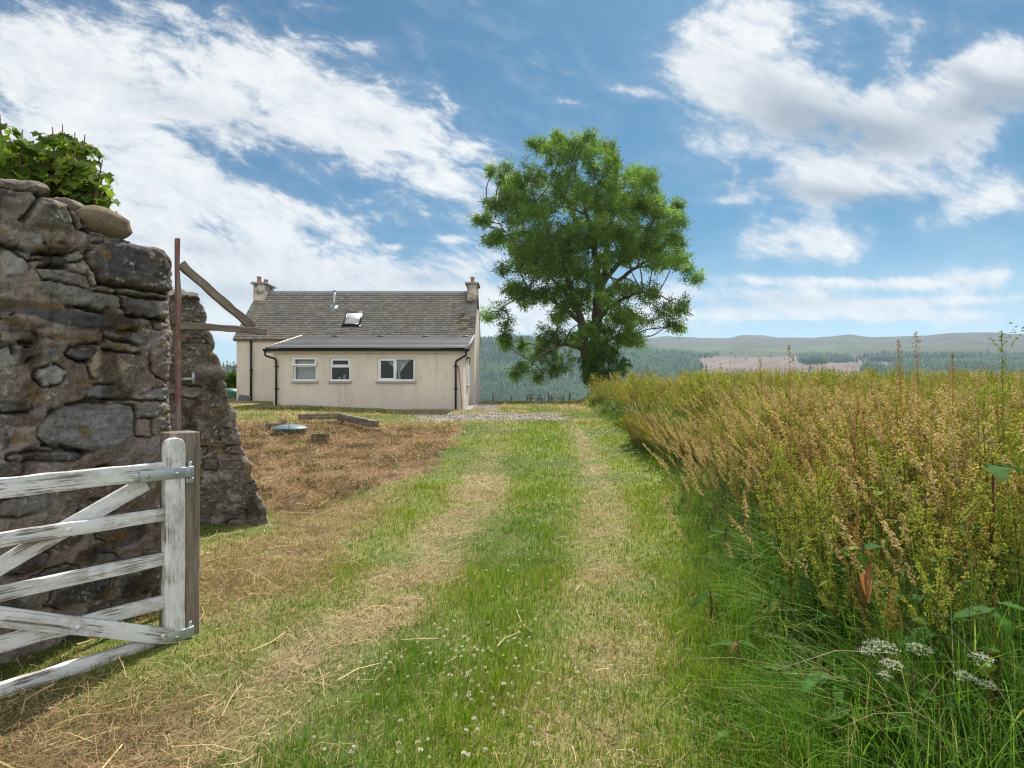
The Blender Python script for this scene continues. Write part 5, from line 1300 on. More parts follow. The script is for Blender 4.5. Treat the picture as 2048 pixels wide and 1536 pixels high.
# shrub at the foot of the ash
bc = tp(775, 1285); bz = float(gz(bc[0], 38.6))
sh = thing('elder_bush', (bc[0], 38.6, bz), 'dense rounded green bush at the foot of the tall ash', 'bush')
g = G(); s2 = G()
for (x, y, r_) in [(775,1260,80),(700,1290,55),(840,1270,55),(770,1210,45),(820,1215,35),(740,1330,45),(800,1330,45),(690,1240,28),(870,1260,24)]:
    c = tp(x, y); c[1] = 38.6 + rs.normal(0, .3); R_ = r_ * TS; nt = int(34 * (R_ / .9) ** 2); u_ = rs.normal(0, 1, (nt, 3)); u_ /= np.linalg.norm(u_, axis=1)[:, None]
    tc = c + u_ * (R_ * np.cbrt(rs.uniform(.3, 1, nt)))[:, None]; ctr = np.repeat(tc, 14, 0) + rs.normal(0, .12, (nt * 14, 3)); k = len(ctr)
    col = np.array((.08, .16, .04)) * np.repeat(rs.uniform(.7, 1.3, nt), 14)[:, None]
    V, gr, C = leaf_cloud(ctr, rs.uniform(.16, .26, k), (ctr - c) / R_, col, rs, .5, 5, droop=.1); g.add(V, gr, C)
    s2.tube(np.array([(bc[0], 38.6, bz), (bc + c) / 2 * [1, 0, 1] + [0, 38.6, 0], c]), [.05, .03, .01], 6, (.1, .09, .07))
g.build('foliage', M['leaf'], sh); s2.build('stem', M['bark'], sh)

# sycamore saplings behind the near wall
def palm_leaf(c, ax, nr, s_):
    """five lobed leaf of nine points, gently cupped"""
    sd_ = np.cross(nr, ax); sd_ /= np.linalg.norm(sd_); nr = np.cross(ax, sd_)
    o = [(0, 0), (-.10, .30), (-.55, .18), (-.46, .47), (-.56, .76), (-.31, .76), (0, 1.05), (.31, .76), (.56, .76), (.46, .47), (.55, .18), (.10, .30)]
    return np.array([c + sd_ * a * s_ + ax * b * s_ + nr * s_ * (.18 * abs(a) - .16 * b * b) for a, b in o])
def sycamore(name, px, py_top, Y, spread, nb, label, h_bot, seed, lobes):
    r = np.random.default_rng(seed); base = P(px, 760, Y); base[2] = .05
    t = thing(name, tuple(base), label, 'tree', 'sycamore saplings behind the wall')
    tk = G(); lv = G()
    for (lx, ly, n_) in lobes:
        e_ = P(lx, ly - 26, Y + r.normal(0, .15)); m_ = (base * .22 + e_ * .78) + np.array([0, 0, .05]); m_[:2] = base[:2] * .4 + e_[:2] * .6
        q = smooth_path([(*base, .03), (*(base * [1, 1, 0] + [0, 0, 1.3]), .022), (*m_, .014), (*e_, .004)], 6); tk.tube(q[:, :3], q[:, 3], 6, (.16, .10, .06))
        V, F = [], []
        for i in range(int(n_ * 1.35)):
            f = 1 - .42 * r.random() ** 1.9; j = min(len(q) - 1, int(f * (len(q) - 1))); a = r.uniform(0, 6.283)
            o_ = np.array([math.cos(a), math.sin(a), r.uniform(-.1, .5)]); pl_ = r.uniform(.05, .16) * (1.3 - .8 * f)
            st_ = q[j, :3]; c = st_ + o_ * pl_
            tk.tube(np.array([st_, (st_ + c) / 2 + (0, 0, .01), c]), [.003, .002, .002], 4, (.22, .10, .06), cap=False)
            ax = o_ * [.6, .6, 0] + np.array([0, 0, r.uniform(-1.1, -.2)]); ax /= np.linalg.norm(ax)
            nr = o_ * [.9, .9, 0] + np.array([r.normal(0, .3), r.normal(0, .3) - .2, .55]); 
            s_ = r.uniform(.06, .12); p_ = palm_leaf(c, ax, nr, s_)
            col = mixc(np.array((.075, .15, .025)), np.array((.20, .27, .04)), float((f > .85) * r.uniform(.3, 1)))
            lv.add(p_, [[(0, 1, 11), (1, 2, 3), (9, 10, 11), (3, 4, 5), (7, 8, 9), (5, 6, 7)], [(1, 3, 9, 11), (3, 5, 7, 9)]], np.tile(col * r.uniform(.7, 1.25), (12, 1)))
    tk.build('trunk', M['bark'], t); lv.build('crown', M['leaf'], t)
sycamore('sycamore_sapling', 20, 240, 4.7, 1, 5, 'leafy sycamore sapling behind the wall, cut off by the left edge of the view', 0, 3,
         [(0, 255, 34), (-30, 290, 40), (20, 300, 40), (45, 285, 40), (8, 330, 46), (50, 320, 46), (-60, 260, 40), (-90, 320, 40), (25, 350, 40), (-20, 345, 40), (60, 352, 34)])
sycamore('sycamore_sapling', 130, 260, 4.9, 1, 5, 'leafy sycamore sapling rising over the broken wall top behind the boulder', 0, 5,
         [(105, 280, 40), (125, 275, 44), (150, 290, 44), (170, 295, 40), (95, 310, 46), (120, 320, 50), (150, 325, 50), (85, 345, 46), (115, 360, 50), (145, 368, 50), (165, 345, 40), (205, 345, 22), (195, 375, 30), (205, 400, 30), (180, 390, 26), (95, 375, 40), (130, 395, 44), (160, 385, 40), (75, 330, 30)])
# ------------------------------------------------------------------ hills, forest, haze
az_px = np.array([-6000, -2500, -900, 0, 300, 440, 560, 962, 1060, 1290, 1400, 1700, 2048, 2600, 4500, 9000], float)
hFp = np.array([20, 20, 25, 25, 26, 30, 50, 80, 80, 72, 63, 60, 62, 60, 40, 30], float)
mpx = np.array([-6000, 0, 900, 1180, 1280, 1330, 1400, 1460, 1480, 1520, 1560, 1640, 1700, 1740, 1800, 1850, 1900, 1950, 2000, 2048, 2300, 3000, 9000], float)
hMp = np.array([10, 10, 30, 80, 99, 105, 102, 101, 107, 107.5, 101.5, 103, 109, 103.5, 104, 106, 111, 113, 112, 109, 100, 90, 40], float)
RF, RM = 2300., 4300.
azs = np.radians(np.arange(-84, 84.1, .3)); rr_ = np.concatenate([np.linspace(150, 900, 24), np.linspace(930, 2400, 90), np.linspace(2430, 4400, 70), np.linspace(4450, 5600, 12)])
def px_of(a): return 1024 + FPX * np.tan(a)
def terr(a, r):
    a, r = np.broadcast_arrays(a, r); px = px_of(a); ca = np.cos(a); d = r * ca           # depth along the view axis
    eF = np.interp(px, az_px, hFp) / FPX; eM = np.interp(px, mpx, hMp) / FPX
    x, y = r * np.sin(a), r * np.cos(a)
    zF = EYE + RF * ca * eF; zM = EYE + RM * ca * eM
    zv = -78.
    low = sst(850, 1150, r) * .15 + sst(900, RF, r) * .85
    z = zv + (zF - zv) * low
    t = np.clip((r - RF) / (RM - RF), 0, 1); zz = zF + (zM - zF) * (t * .7 + .3 * t * t)
    z = np.where(r > RF, zz, z)
    z = z + (fbm(x / 260, y / 260, 0, 5, 61) - .5) * 46 * sst(1000, 1500, r) * (1 - sst(3700, 4250, r)) + (fbm(x / 900, y / 900, 0, 3, 71) - .5) * 60 * sst(1000, 1700, r) * (1 - sst(2100, 2300, r) * .7) * (1 - sst(3500, 4300, r))
    z = z + (fbm(x / 70, y / 70, 0, 3, 63) - .5) * 10 * sst(1000, 1500, r)
    z = np.where(r > RM, z - (r - RM) * .25, z)
    near = 1 - sst(150, 420, r); z = z * (1 - near) + (gz(x * 0, np.minimum(r, 400)) - 6) * near
    return z
AZ, RR = np.meshgrid(azs, rr_, indexing='ij'); Zt = terr(AZ, RR)
Xt, Yt = RR * np.sin(AZ), RR * np.cos(AZ)
def land(a, r, z):
    """forest weight and clear-felled weight at a place on the hillside"""
    px = px_of(a); d = r * np.cos(a); py = HOR - (z - EYE) * FPX / d; x, y = r * np.sin(a), r * np.cos(a)
    nz = (fbm(x / 180, y / 180, 0, 4, 81) - .5) * 2
    n2 = (fbm(x / 60, y / 60, 0, 3, 83) - .5) * 2
    upper = np.interp(px, [0, 440, 962, 1060, 1290, 1340, 1400, 1480, 1800, 2048, 2400], [700, 700, 640, 640, 688, 700, 713, 716, 712, 712, 715])
    F = sst(-3, 3, py - upper + nz * 7)
    clear = sst(1392, 1404, px + nz * 12) * (1 - sst(1690, 1760, px + nz * 40 - (py - 712) * 1.2)) * sst(711, 716, py + nz * 4)
    clear2 = sst(1640, 1660, px) * (1 - sst(1790, 1830, px + nz * 30)) * sst(722, 726, py + nz * 5) * (1 - sst(736, 742, py + nz * 4))
    band = sst(1590, 1620, px) * (1 - sst(1680, 1720, px)) * sst(708, 714, py + (px - 1650) * -.1) * (1 - sst(724, 730, py + nz * 5))
    clear = np.maximum(clear * (1 - band), clear2)
    F = F * (1 - clear)
    scrub = np.exp(-((py - 700) / 9) ** 2) * sst(1290, 1330, px) * sst(.0, .5, nz + .15)
    return F, clear, scrub, nz, n2
F_, Cl, Sc, nz_, n2_ = land(AZ, RR, Zt)
moor = mixc(np.array((.070, .075, .036)), np.array((.055, .046, .038)), sst(-.35, .35, nz_)); moor = mixc(moor, np.array((.095, .105, .042)), sst(.1, .5, n2_) * .6)
cl = mixc(np.array((.21, .155, .125)), np.array((.15, .12, .10)), sst(-.3, .4, n2_))
c = mixc(moor, np.array((.035, .06, .03)), F_); c = mixc(c, cl, Cl); c = mixc(c, np.array((.10, .16, .05)), Sc * .8)
lowv = (1 - sst(900, 1050, RR))[..., None]; c = c * (1 - lowv) + np.array((.07, .11, .04)) * lowv
na_, nr_ = AZ.shape; ii = (np.arange(na_ - 1)[:, None] * nr_ + np.arange(nr_ - 1)[None]).ravel()
tag(mk('hills', np.stack([Xt, Yt, Zt], -1), [np.stack([ii, ii + nr_, ii + nr_ + 1, ii + 1], -1)], M['hill'], c, smooth=True), kind='structure')
# conifers on the far side of the valley
rf = np.random.default_rng(9); K = 190000
a = np.arctan((rf.uniform(330, 2150, K) - 1024) / FPX); r = np.exp(rf.uniform(np.log(1050), np.log(2600), K))
z = terr(a, r); F, Clr, Scb, nz, n2 = land(a, r, z); d = r * np.cos(a); py = HOR - (z - EYE) * FPX / d; px = px_of(a)
vis = (py < 815) & ((px > 900) | (px < 560)) & ~((px > 1330) & (py > 775))
prob = F * .42 * (r / 1500) ** -1 + Scb * .08 + Clr * .0003
ok = vis & (rf.random(K) < prob); a, r, z, nz, n2, Scb = [q[ok] for q in (a, r, z, nz, n2, Scb)]; k = len(a)
x, y = r * np.sin(a), r * np.cos(a); broad = (Scb > .3)
hgt = rf.uniform(13, 23, k) * (1 + .25 * nz) * np.where(broad, .5, 1); rad = hgt * rf.uniform(.15, .22, k) * np.where(broad, 2, 1)
th = np.linspace(0, 2 * np.pi, 6, endpoint=False)
ring = np.stack([np.cos(th), np.sin(th)], -1)
lv = [(.04, 1.0), (.45, .62), (.42, .78), (.80, .25)]
V = np.zeros((k, 13, 3)); jit = rf.uniform(.75, 1.25, (k, 12))
for j, (f, w_) in enumerate([(.05, 1.0), (.5, .62)]):
    V[:, j * 6:(j + 1) * 6, 0] = x[:, None] + ring[None, :, 0] * (rad * w_)[:, None] * jit[:, j * 6:(j + 1) * 6]; V[:, j * 6:(j + 1) * 6, 1] = y[:, None] + ring[None, :, 1] * (rad * w_)[:, None] * jit[:, j * 6:(j + 1) * 6]; V[:, j * 6:(j + 1) * 6, 2] = (z + hgt * f)[:, None]
V[:, 12] = np.stack([x, y, z + hgt], -1)
j6 = np.arange(6); k6 = (j6 + 1) % 6; b = (np.arange(k) * 13)[:, None, None]
Q = (b + np.stack([j6, k6, k6 + 6, j6 + 6], -1)[None]).reshape(-1, 4); T = (b + np.stack([j6 + 6, k6 + 6, np.full(6, 12)], -1)[None]).reshape(-1, 3)
cc = mixc(np.array((.038, .078, .050)), np.array((.080, .14, .072)), sst(-.3, .5, nz + rf.normal(0, .3, k))); cc = np.where(broad[:, None], np.array((.10, .15, .045)), cc) * rf.uniform(.75, 1.3, (k, 1))
tag(mk('conifer_forest', V.reshape(-1, 3), [Q, T], M['conifer'], np.repeat(cc[:, None], 13, 1).reshape(-1, 3)), 'dark conifer plantation covering the hillside across the valley', 'forest', kind='stuff')
print('conifers', k)
# a few conifers and a bush nearer, past the left end of the cottage
def conifer(px, Y, hpx, label, seed):
    r = np.random.default_rng(seed); x = (px - 1024) * Y / FPX; z0 = float(gz(x, Y)) if Y < 180 else -30; top = EYE + (HOR - hpx) * Y / FPX; h = top - z0
    t = thing('conifer', (x, Y, z0), label, 'tree', 'conifers behind the cottage'); g = G(); g.tube([(x, Y, z0 - .5), (x, Y, z0 + h)], [h * .016, .02], 8, (.1, .08, .06)); g.build('trunk', M['bark'], t)
    g = G(); nl = 420; f = np.sort(r.uniform(.12, .99, nl)); an = r.uniform(0, 6.283, nl); L = h * .19 * (1.02 - f) * r.uniform(.7, 1.1, nl) + .25
    st_ = np.stack([np.full(nl, x), np.full(nl, Y), z0 + h * f], -1); o = np.stack([np.cos(an), np.sin(an), -.25 + 0 * an], -1); p_ = np.stack([-np.sin(an), np.cos(an), 0 * an], -1)
    V = np.stack([st_, st_ + o * L[:, None] * .55 + p_ * L[:, None] * .22, st_ + o * L[:, None], st_ + o * L[:, None] * .55 - p_ * L[:, None] * .22 - [0, 0, .1]], 1)
    g.add(V.reshape(-1, 3), [np.arange(nl * 4).reshape(-1, 4)], np.repeat((np.array((.03, .055, .03)) * r.uniform(.7, 1.3, (nl, 1)))[:, None], 4, 1).reshape(-1, 3)); g.build('crown', M['leaf'], t)
for i, (px, Y, hp) in enumerate([(447, 150, 722), (455, 165, 717), (462, 150, 723), (468, 158, 719), (474, 150, 722), (481, 160, 718), (440, 160, 720), (433, 155, 719)]):
    conifer(px, Y, hp, 'dark narrow conifer in the row beyond the left end of the cottage', 70 + i)
bx_ = P(466, 800, 34); bzz = float(gz(bx_[0], 34)); t = thing('shrub', (bx_[0], 34, bzz), 'bright green leafy shrub seen between the sloping wall and the cottage', 'bush'); g = G(); s2 = G()
for (px, py, r_) in [(464, 790, .5), (472, 775, .5), (462, 765, .45), (455, 785, .5), (470, 757, .35)]:
    c = P(px, py, 34); nt = 40; u_ = rs.normal(0, 1, (nt, 3)); u_ /= np.linalg.norm(u_, axis=1)[:, None]; tc = c + u_ * r_ * np.cbrt(rs.uniform(.2, 1, nt))[:, None]; ctr = np.repeat(tc, 12, 0) + rs.normal(0, .1, (nt * 12, 3))
    V, gr, C = leaf_cloud(ctr, rs.uniform(.15, .25, len(ctr)), (ctr - c), np.array((.075, .13, .02)) * np.repeat(rs.uniform(.7, 1.3, nt), 12)[:, None], rs, .5); g.add(V, gr, C); s2.tube(np.array([(bx_[0], 34, bzz), c]), [.04, .01], 6, (.1, .08, .06))
g.build('foliage', M['leaf'], t); s2.build('stem', M['bark'], t)
if HAZE > 0:
    g = G(); g.bb(-6500, 6500, -200, 6200, -140, 480)
    hm, n_, out = new_mat('haze_air'); pv_ = n_.n('ShaderNodeVolumePrincipled'); pv_.inputs['Color'].default_value = (.62, .80, .97, 1); pv_.inputs['Density'].default_value = HAZE; pv_.inputs['Anisotropy'].default_value = .2
    hm.node_tree.links.new(pv_.outputs[0], out.inputs['Volume']); hz_ = g.build('haze', hm, colors=False); tag(hz_, 'thin blue summer haze filling the valley', 'haze', kind='stuff')
# ------------------------------------------------------------------ the overgrown field
RUST = np.array((.36, .21, .08)); OLIVE = np.array((.33, .345, .06)); PINK = np.array((.44, .29, .17)); TAN = np.array((.52, .41, .24)); LGREEN = np.array((.085, .165, .03))
rd = np.random.default_rng(77)
def quads_at(ctr, size, col, r):
    k = len(ctr); a = r.normal(0, 1, (k, 3)); a /= np.linalg.norm(a, axis=1)[:, None]; b = np.cross(a, r.normal(0, 1, (k, 3))); b /= np.linalg.norm(b, axis=1)[:, None]
    s_ = np.broadcast_to(size, (k,))[:, None]
    V = np.stack([ctr - a * s_ * .5, ctr + b * s_ * .42, ctr + a * s_ * .5, ctr - b * s_ * .42], 1)
    return V.reshape(-1, 3), np.arange(k * 4).reshape(-1, 4), np.repeat(col[:, None], 4, 1).reshape(-1, 3)
def lance(base, ax, L, wd, r, droop=.5, n_=6, wave=.12, hue=None, fold=.25):
    """long blade of a dock leaf, creased along the midrib"""
    ax = np.asarray(ax, float) / np.linalg.norm(ax); sd_ = np.cross(ax, (0, 0, 1.)); sd_ /= np.linalg.norm(sd_) + 1e-9; up = np.cross(sd_, ax)
    t = np.linspace(0, 1, n_); w_ = wd * np.sin(np.pi * np.clip(t * .93 + .05, 0, 1)) ** .75 * (1 - .35 * t)
    cx = np.asarray(base) + ax * (t * L)[:, None] + np.array([0, 0, -1.]) * (droop * L * t ** 2)[:, None]
    wob = r.normal(0, wave * wd, (2, n_))
    V = np.stack([cx - sd_ * w_[:, None] + up * (w_ * fold + wob[0])[:, None], cx, cx + sd_ * w_[:, None] + up * (w_ * fold + wob[1])[:, None]], 1).reshape(-1, 3)
    i_ = np.arange(n_ - 1) * 3
    F = np.concatenate([np.stack([i_, i_ + 1, i_ + 4, i_ + 3], -1), np.stack([i_ + 1, i_ + 2, i_ + 5, i_ + 4], -1)])
    c = np.array(LGREEN if hue is None else hue) * r.uniform(.8, 1.25) * np.ones((n_ * 3, 3)); c[1::3] *= 1.25
    return V, F, c
def dock_template(seed, H_, ns, per, size, base_col, leafy=True, whorl=.017, spread=1.0):
    r = np.random.default_rng(seed); st_, sd_, lv = G(), G(), G()
    lean = r.normal(0, .09, 2); top = np.array([lean[0] * H_, lean[1] * H_, H_])
    q = smooth_path([(0, 0, -.1, .006), (*(top * .45 + [r.normal(0, .02), r.normal(0, .02), 0]), .005), (*top, .0018)], 6)
    st_.tube(q[:, :3], q[:, 3], 5, (.24, .15, .07), cap=False)
    br = [q[7:, :3]]
    for i in range(ns):
        f = r.uniform(.42, .93); p0 = np.array([np.interp(f, np.linspace(0, 1, len(q)), q[:, k]) for k in range(3)]); a = i * 2.4 + r.uniform(-.4, .4); L = (.42 - .25 * f) * r.uniform(.7, 1.35) * spread
        o = np.array([math.cos(a), math.sin(a), 0]); b_ = smooth_path([tuple(p0), tuple(p0 + o * L * .28 + [0, 0, L * .45]), tuple(p0 + o * L * r.uniform(.3, .6) + [0, 0, L * r.uniform(.85, 1.1)])], 5)
        st_.tube(b_, np.linspace(.0028, .001, len(b_)), 4, (.26, .17, .07), cap=False); br.append(b_)
        if leafy and r.random() < .5: V, F, c = lance(p0, o + [0, 0, .3], r.uniform(.05, .12), .012, r, .3); lv.add(V, [F], c)
    cs, cc = [], []
    for j, b_ in enumerate(br):
        L = np.linalg.norm(np.diff(b_, axis=0), axis=1).sum(); n_ = max(3, int(L / whorl)); t = np.sort(r.uniform(.08, 1, n_)); tt = np.linspace(0, 1, len(b_))
        c0 = np.stack([np.interp(t, tt, b_[:, k]) for k in range(3)], -1); rad = .011 * (1.25 - .6 * t)
        cs.append((np.repeat(c0, per, 0) + r.normal(0, 1, (n_ * per, 3)) * np.repeat(rad, per)[:, None] * np.array([1, 1, .6])))
        cc.append(base_col * np.repeat(r.uniform(.75, 1.3, n_), per)[:, None] * (1 + r.normal(0, .12, (n_ * per, 1))) * np.array([1, r.uniform(.92, 1.15), 1]))
    cs, cc = np.concatenate(cs), np.concatenate(cc)
    V, F, c = quads_at(cs, r.uniform(.7, 1.3, len(cs)) * size, cc, r); sd_.add(V, [F], c)
    if leafy:
        for i in range(r.integers(8, 14)):
            z = r.uniform(.08, .72) * H_; a = r.uniform(0, 6.28); o = np.array([math.cos(a), math.sin(a), r.uniform(.1, .7)]); L = r.uniform(.14, .30) * (1.25 - z / H_)
            hue = LGREEN if r.random() < .8 else np.array((.22, .22, .03))
            V, F, c = lance(np.array([lean[0] * z, lean[1] * z, z]), o, L, L * .17, r, .55, 7, hue=hue); lv.add(V, [F], c)
    return st_, lv, sd_
def fuse(gs):
    V = np.concatenate([np.vstack(g.v) for g in gs]); C = np.concatenate([np.vstack(g.c) for g in gs]); F = {}; n_ = 0
    for g in gs:
        for k, L in g.f.items(): F.setdefault(k, []).append(np.vstack(L) + n_)
        n_ += g.n
    return V, {k: np.vstack(L) for k, L in F.items()}, C
def tile(G_, tmpl, pos, rot, scl, tint, leanx=None):
    V, F, C = tmpl; k = len(pos); c, s_ = np.cos(rot), np.sin(rot)
    X = (V[None, :, 0] * c[:, None] - V[None, :, 1] * s_[:, None]) * scl[:, None]; Y = (V[None, :, 0] * s_[:, None] + V[None, :, 1] * c[:, None]) * scl[:, None]; Z = V[None, :, 2] * scl[:, None]
    if leanx is not None: X = X + leanx[:, :1] * Z ** 1.5; Y = Y + leanx[:, 1:] * Z ** 1.5
    W_ = np.stack([X + pos[:, :1], Y + pos[:, 1:2], Z + pos[:, 2:3]], -1).reshape(-1, 3)
    off = (np.arange(k) * len(V))[:, None, None]
    G_.add(W_, [(f[None] + off).reshape(-1, f.shape[1]) for f in F.values()], (C[None] * tint[:, None, :]).reshape(-1, 3))

def in_field(x, y, pad=0.0): return (x > xd(y) + pad) & (x < .93 * y + .7)
# individual plants nearest to the camera: three rusty kinds, three olive ones
kinds = []
for i, (bc_, kind) in enumerate([(RUST * 1.0, 0), (RUST * .6 + OLIVE * .4, 0), (RUST * .7 + OLIVE * .3, 0), (OLIVE, 1), (OLIVE * .8 + RUST * .2, 1), (OLIVE * .75 + RUST * .12 + LGREEN * .2, 1)]):
    kinds.append((dock_template(300 + i, 1.22 + .08 * (i % 3), 9, 6, .0125, bc_, True, .0115, 1.25), kind))
LAB = ['tall rust brown seeding dock standing in the near part of the field', 'tall olive green seeding dock standing in the near part of the field']
GRP = ['rusty docks in the near field', 'olive green docks in the near field']
protos = []
for (st_, lv, sd_), kind in kinds:
    t = thing('dock_plant', (0, 0, 0), LAB[kind], 'plant', GRP[kind])
    st_.build('stem', M['leaf'], t, smooth=True); lv.build('foliage', M['leaf'], t); sd_.build('seed_head', M['seed'], t); protos.append(t)
pts = []
yy = 2.55
for _ in range(6000):
    y = rd.uniform(2.55, 6.6); x = rd.uniform(1.3, .93 * y + .45)
    if not in_field(x, y, rd.normal(.08, .10)): continue
    if all((x - a) ** 2 + (y - b) ** 2 > .165 ** 2 for a, b in pts): pts.append((x, y))
pts = pts[:270]; print('near docks', len(pts))
for i, (x, y) in enumerate(pts):
    patch = fbm(x * .8, y * .8, 0, 2, 91); kd = int(rd.integers(0, 3) + (0 if rd.random() < sst(.47, .66, patch) * .5 + .08 else 3))
    src = protos[kd]
    if src.get('used') is None: o = src; o['used'] = 1
    else:
        o = src.copy(); COL.objects.link(o)
        for ch in src.children:
            c_ = ch.copy(); COL.objects.link(c_); c_.parent = o
    edge = 1 - sst(.0, .7, x - xd(y)); s_ = rd.uniform(.66, 1.04) * (1 - .22 * edge)
    o.location = (x, y, float(gz(x, y))); o.rotation_euler = (rd.normal(0, .06), rd.normal(-.10 * edge - .03, .07), rd.uniform(0, 6.283)); o.scale = (s_,) * 3
for p_ in protos:
    if 'used' in p_.keys(): del p_['used']
# the mass of the field behind them
mass = G()
midT = [(fuse(dock_template(400 + i, 1.28, 8, 4, .019, bc_, True, .019, 1.25)), bc_) for i, bc_ in enumerate([RUST, PINK * .5 + RUST * .5, OLIVE, OLIVE * .75 + RUST * .25, RUST * .5 + OLIVE * .5])]
farT = [(fuse(dock_template(500 + i, 1.28, 7, 2, .034, bc_, True, .034, 1.25)), bc_) for i, bc_ in enumerate([RUST, PINK * .5 + RUST * .5, OLIVE, OLIVE * .75 + RUST * .25, RUST * .5 + OLIVE * .5])]
for (y0, y1, dn, T) in ((6.6, 11.5, 15, midT), (11.5, 24.5, 11, farT)):
    K = int((y1 - y0) * (.93 * y1 + .7) * dn); y = rd.uniform(y0, y1, K); x = rd.uniform(1.5, .93 * y1 + .7, K); ok = in_field(x, y, 0) & (rd.random(K) < 1.0); x, y = x[ok], y[ok]
    pad = x - xd(y); ok = pad > rd.uniform(0, .25, len(x)); x, y = x[ok], y[ok]
    pick = rd.random(len(x)) * .6 + (fbm(x * .45, y * .45, 0, 3, 93) - .5) * 1.6 + .50
    kd = np.clip((pick * 5).astype(int), 0, 4); order = np.array([1, 0, 4, 3, 2]); kd = order[kd]
    for j in range(5):
        m = kd == j; k = m.sum()
        if not k: continue
        e_ = 1 - sst(0, .8, x[m] - xd(y[m])); s_ = rd.uniform(.62, 1.0, k) * (1 - .15 * e_) * (.72 + .55 * fbm(x[m] * .9, y[m] * .9, 0, 2, 95))
        ln = np.stack([rd.normal(-.05 - .12 * e_, .08), rd.normal(-.02, .08, k)], -1) if False else np.stack([-.04 - .12 * e_ + rd.normal(0, .08, k), rd.normal(-.02, .08, k)], -1)
        tile(mass, T[j][0], np.stack([x[m], y[m], gz(x[m], y[m])], -1), rd.uniform(0, 6.28, k), s_, rd.uniform(.8, 1.2, (k, 1)) * np.ones((1, 3)), ln)
K = 560; y = rd.uniform(8.8, 13.2, K); x = xd(y) - rd.uniform(0, .75, K) * sst(8.8, 9.8, y) * (1 - sst(12, 13.2, y)); ok = (fbm(x * 2, y * 2, 0, 2, 97) > .42); x, y = x[ok], y[ok]; kd = rd.integers(0, 5, len(x))
for j in range(5):
    m = kd == j; k = m.sum(); tile(mass, midT[j][0], np.stack([x[m], y[m], gz(x[m], y[m])], -1), rd.uniform(0, 6.28, k), rd.uniform(.22, .5, k), rd.uniform(.7, 1.1, (k, 1)) * np.ones((1, 3)), np.stack([rd.normal(-.5, .25, k), rd.normal(-.2, .2, k)], -1))
print('mass verts', mass.n)
tag(mass.build('dock_field', M['seed']), 'dense mass of rust and olive seeding docks filling the field', 'weeds', kind='stuff')

# long grass: arching blades of four segments
def long_blades(x, y, h, w, head, lean, c, z=None):
    k = len(x); z = gz(x, y) - .01 if z is None else z; t = np.array([0, .3, .58, .82, 1.0]); d = np.stack([np.cos(head), np.sin(head)], -1)
    cx = np.zeros((k, 5, 3)); cx[:, :, :2] = np.stack([x, y], -1)[:, None] + d[:, None] * (h * lean)[:, None, None] * (t ** 2.1)[None, :, None]
    cx[:, :, 2] = z[:, None] + h[:, None] * (t[None] - (.32 * np.abs(lean))[:, None] * t[None] ** 3)
    an = head + np.pi / 2 + rd.normal(0, .5, k); p = np.stack([np.cos(an), np.sin(an), np.zeros(k)], -1)[:, None] * (w[:, None] * np.array([.8, 1, .9, .6, .06])[None])[..., None] * .5
    V = np.stack([cx - p, cx + p], 2).reshape(k, 10, 3); i_ = np.arange(4) * 2
    F = ((np.arange(k) * 10)[:, None, None] + np.stack([i_, i_ + 1, i_ + 3, i_ + 2], -1)[None]).reshape(-1, 4)
    return V.reshape(-1, 3), [F], np.repeat(c[:, None], 10, 1).reshape(-1, 3)
lg = G()
for (y0, y1, dn, bw) in ((1.75, 3.6, 3400, .0042), (3.6, 6, 1700, .006), (6, 11, 520, .0095), (11, 24, 130, .018)):
    K = int((y1 - y0) * (.93 * y1 + .7) * dn); y = rd.uniform(y0, y1, K); x = rd.uniform(.7, .93 * y1 + .7, K)
    e = x - xg(y); ok = (e > rd.normal(0, .14, K)) & (x < .93 * y + .6) & (fbm(x * 2.5, y * 2.5, 0, 2, 33) + rd.normal(0, .1, K) > .38); x, y, e = x[ok], y[ok], e[ok]; k = len(x)
    tall = sst(0, 1.0, e) * (1 - .35 * sst(12, 16, y)); h = (.13 + .50 * tall * rd.uniform(.5, 1.35, k)) * rd.uniform(.7, 1.25, k)
    c = mixc(np.array((.075, .20, .018)), np.array((.18, .30, .045)), rd.random(k)) * rd.uniform(.75, 1.25, (k, 1)); dry_ = rd.random(k) < .10; c[dry_] = TAN * rd.uniform(.6, .9, (dry_.sum(), 1))
    V, gr, C = long_blades(x, y, h, bw * rd.uniform(.6, 1.5, k), 6.283 * 2 * fbm(x * 5, y * 5, 0, 2, 37) + rd.normal(0, .7, k), np.abs(rd.normal(.62, .42, k)), c); lg.add(V, gr, C)
# grass around the foot of the ash and along the far edge of the track
K = 9000; y = rd.uniform(23, 40, K); x = xd(y) - .3 + rd.gamma(1.6, .9, K) - .4; k = K
V, gr, C = long_blades(x, y, rd.uniform(.35, 1.15, k) * sst(-.6, .8, x - xd(y)), np.full(k, .03), rd.uniform(0, 6.28, k), np.abs(rd.normal(.3, .2, k)), mixc(np.array((.10, .17, .035)), np.array((.36, .29, .15)), sst(.35, .7, rd.random(k)))); lg.add(V, gr, C)
tag(lg.build('long_grass', M['blade']), 'long arching green grass along the field edge and under the docks', 'grass', kind='stuff')

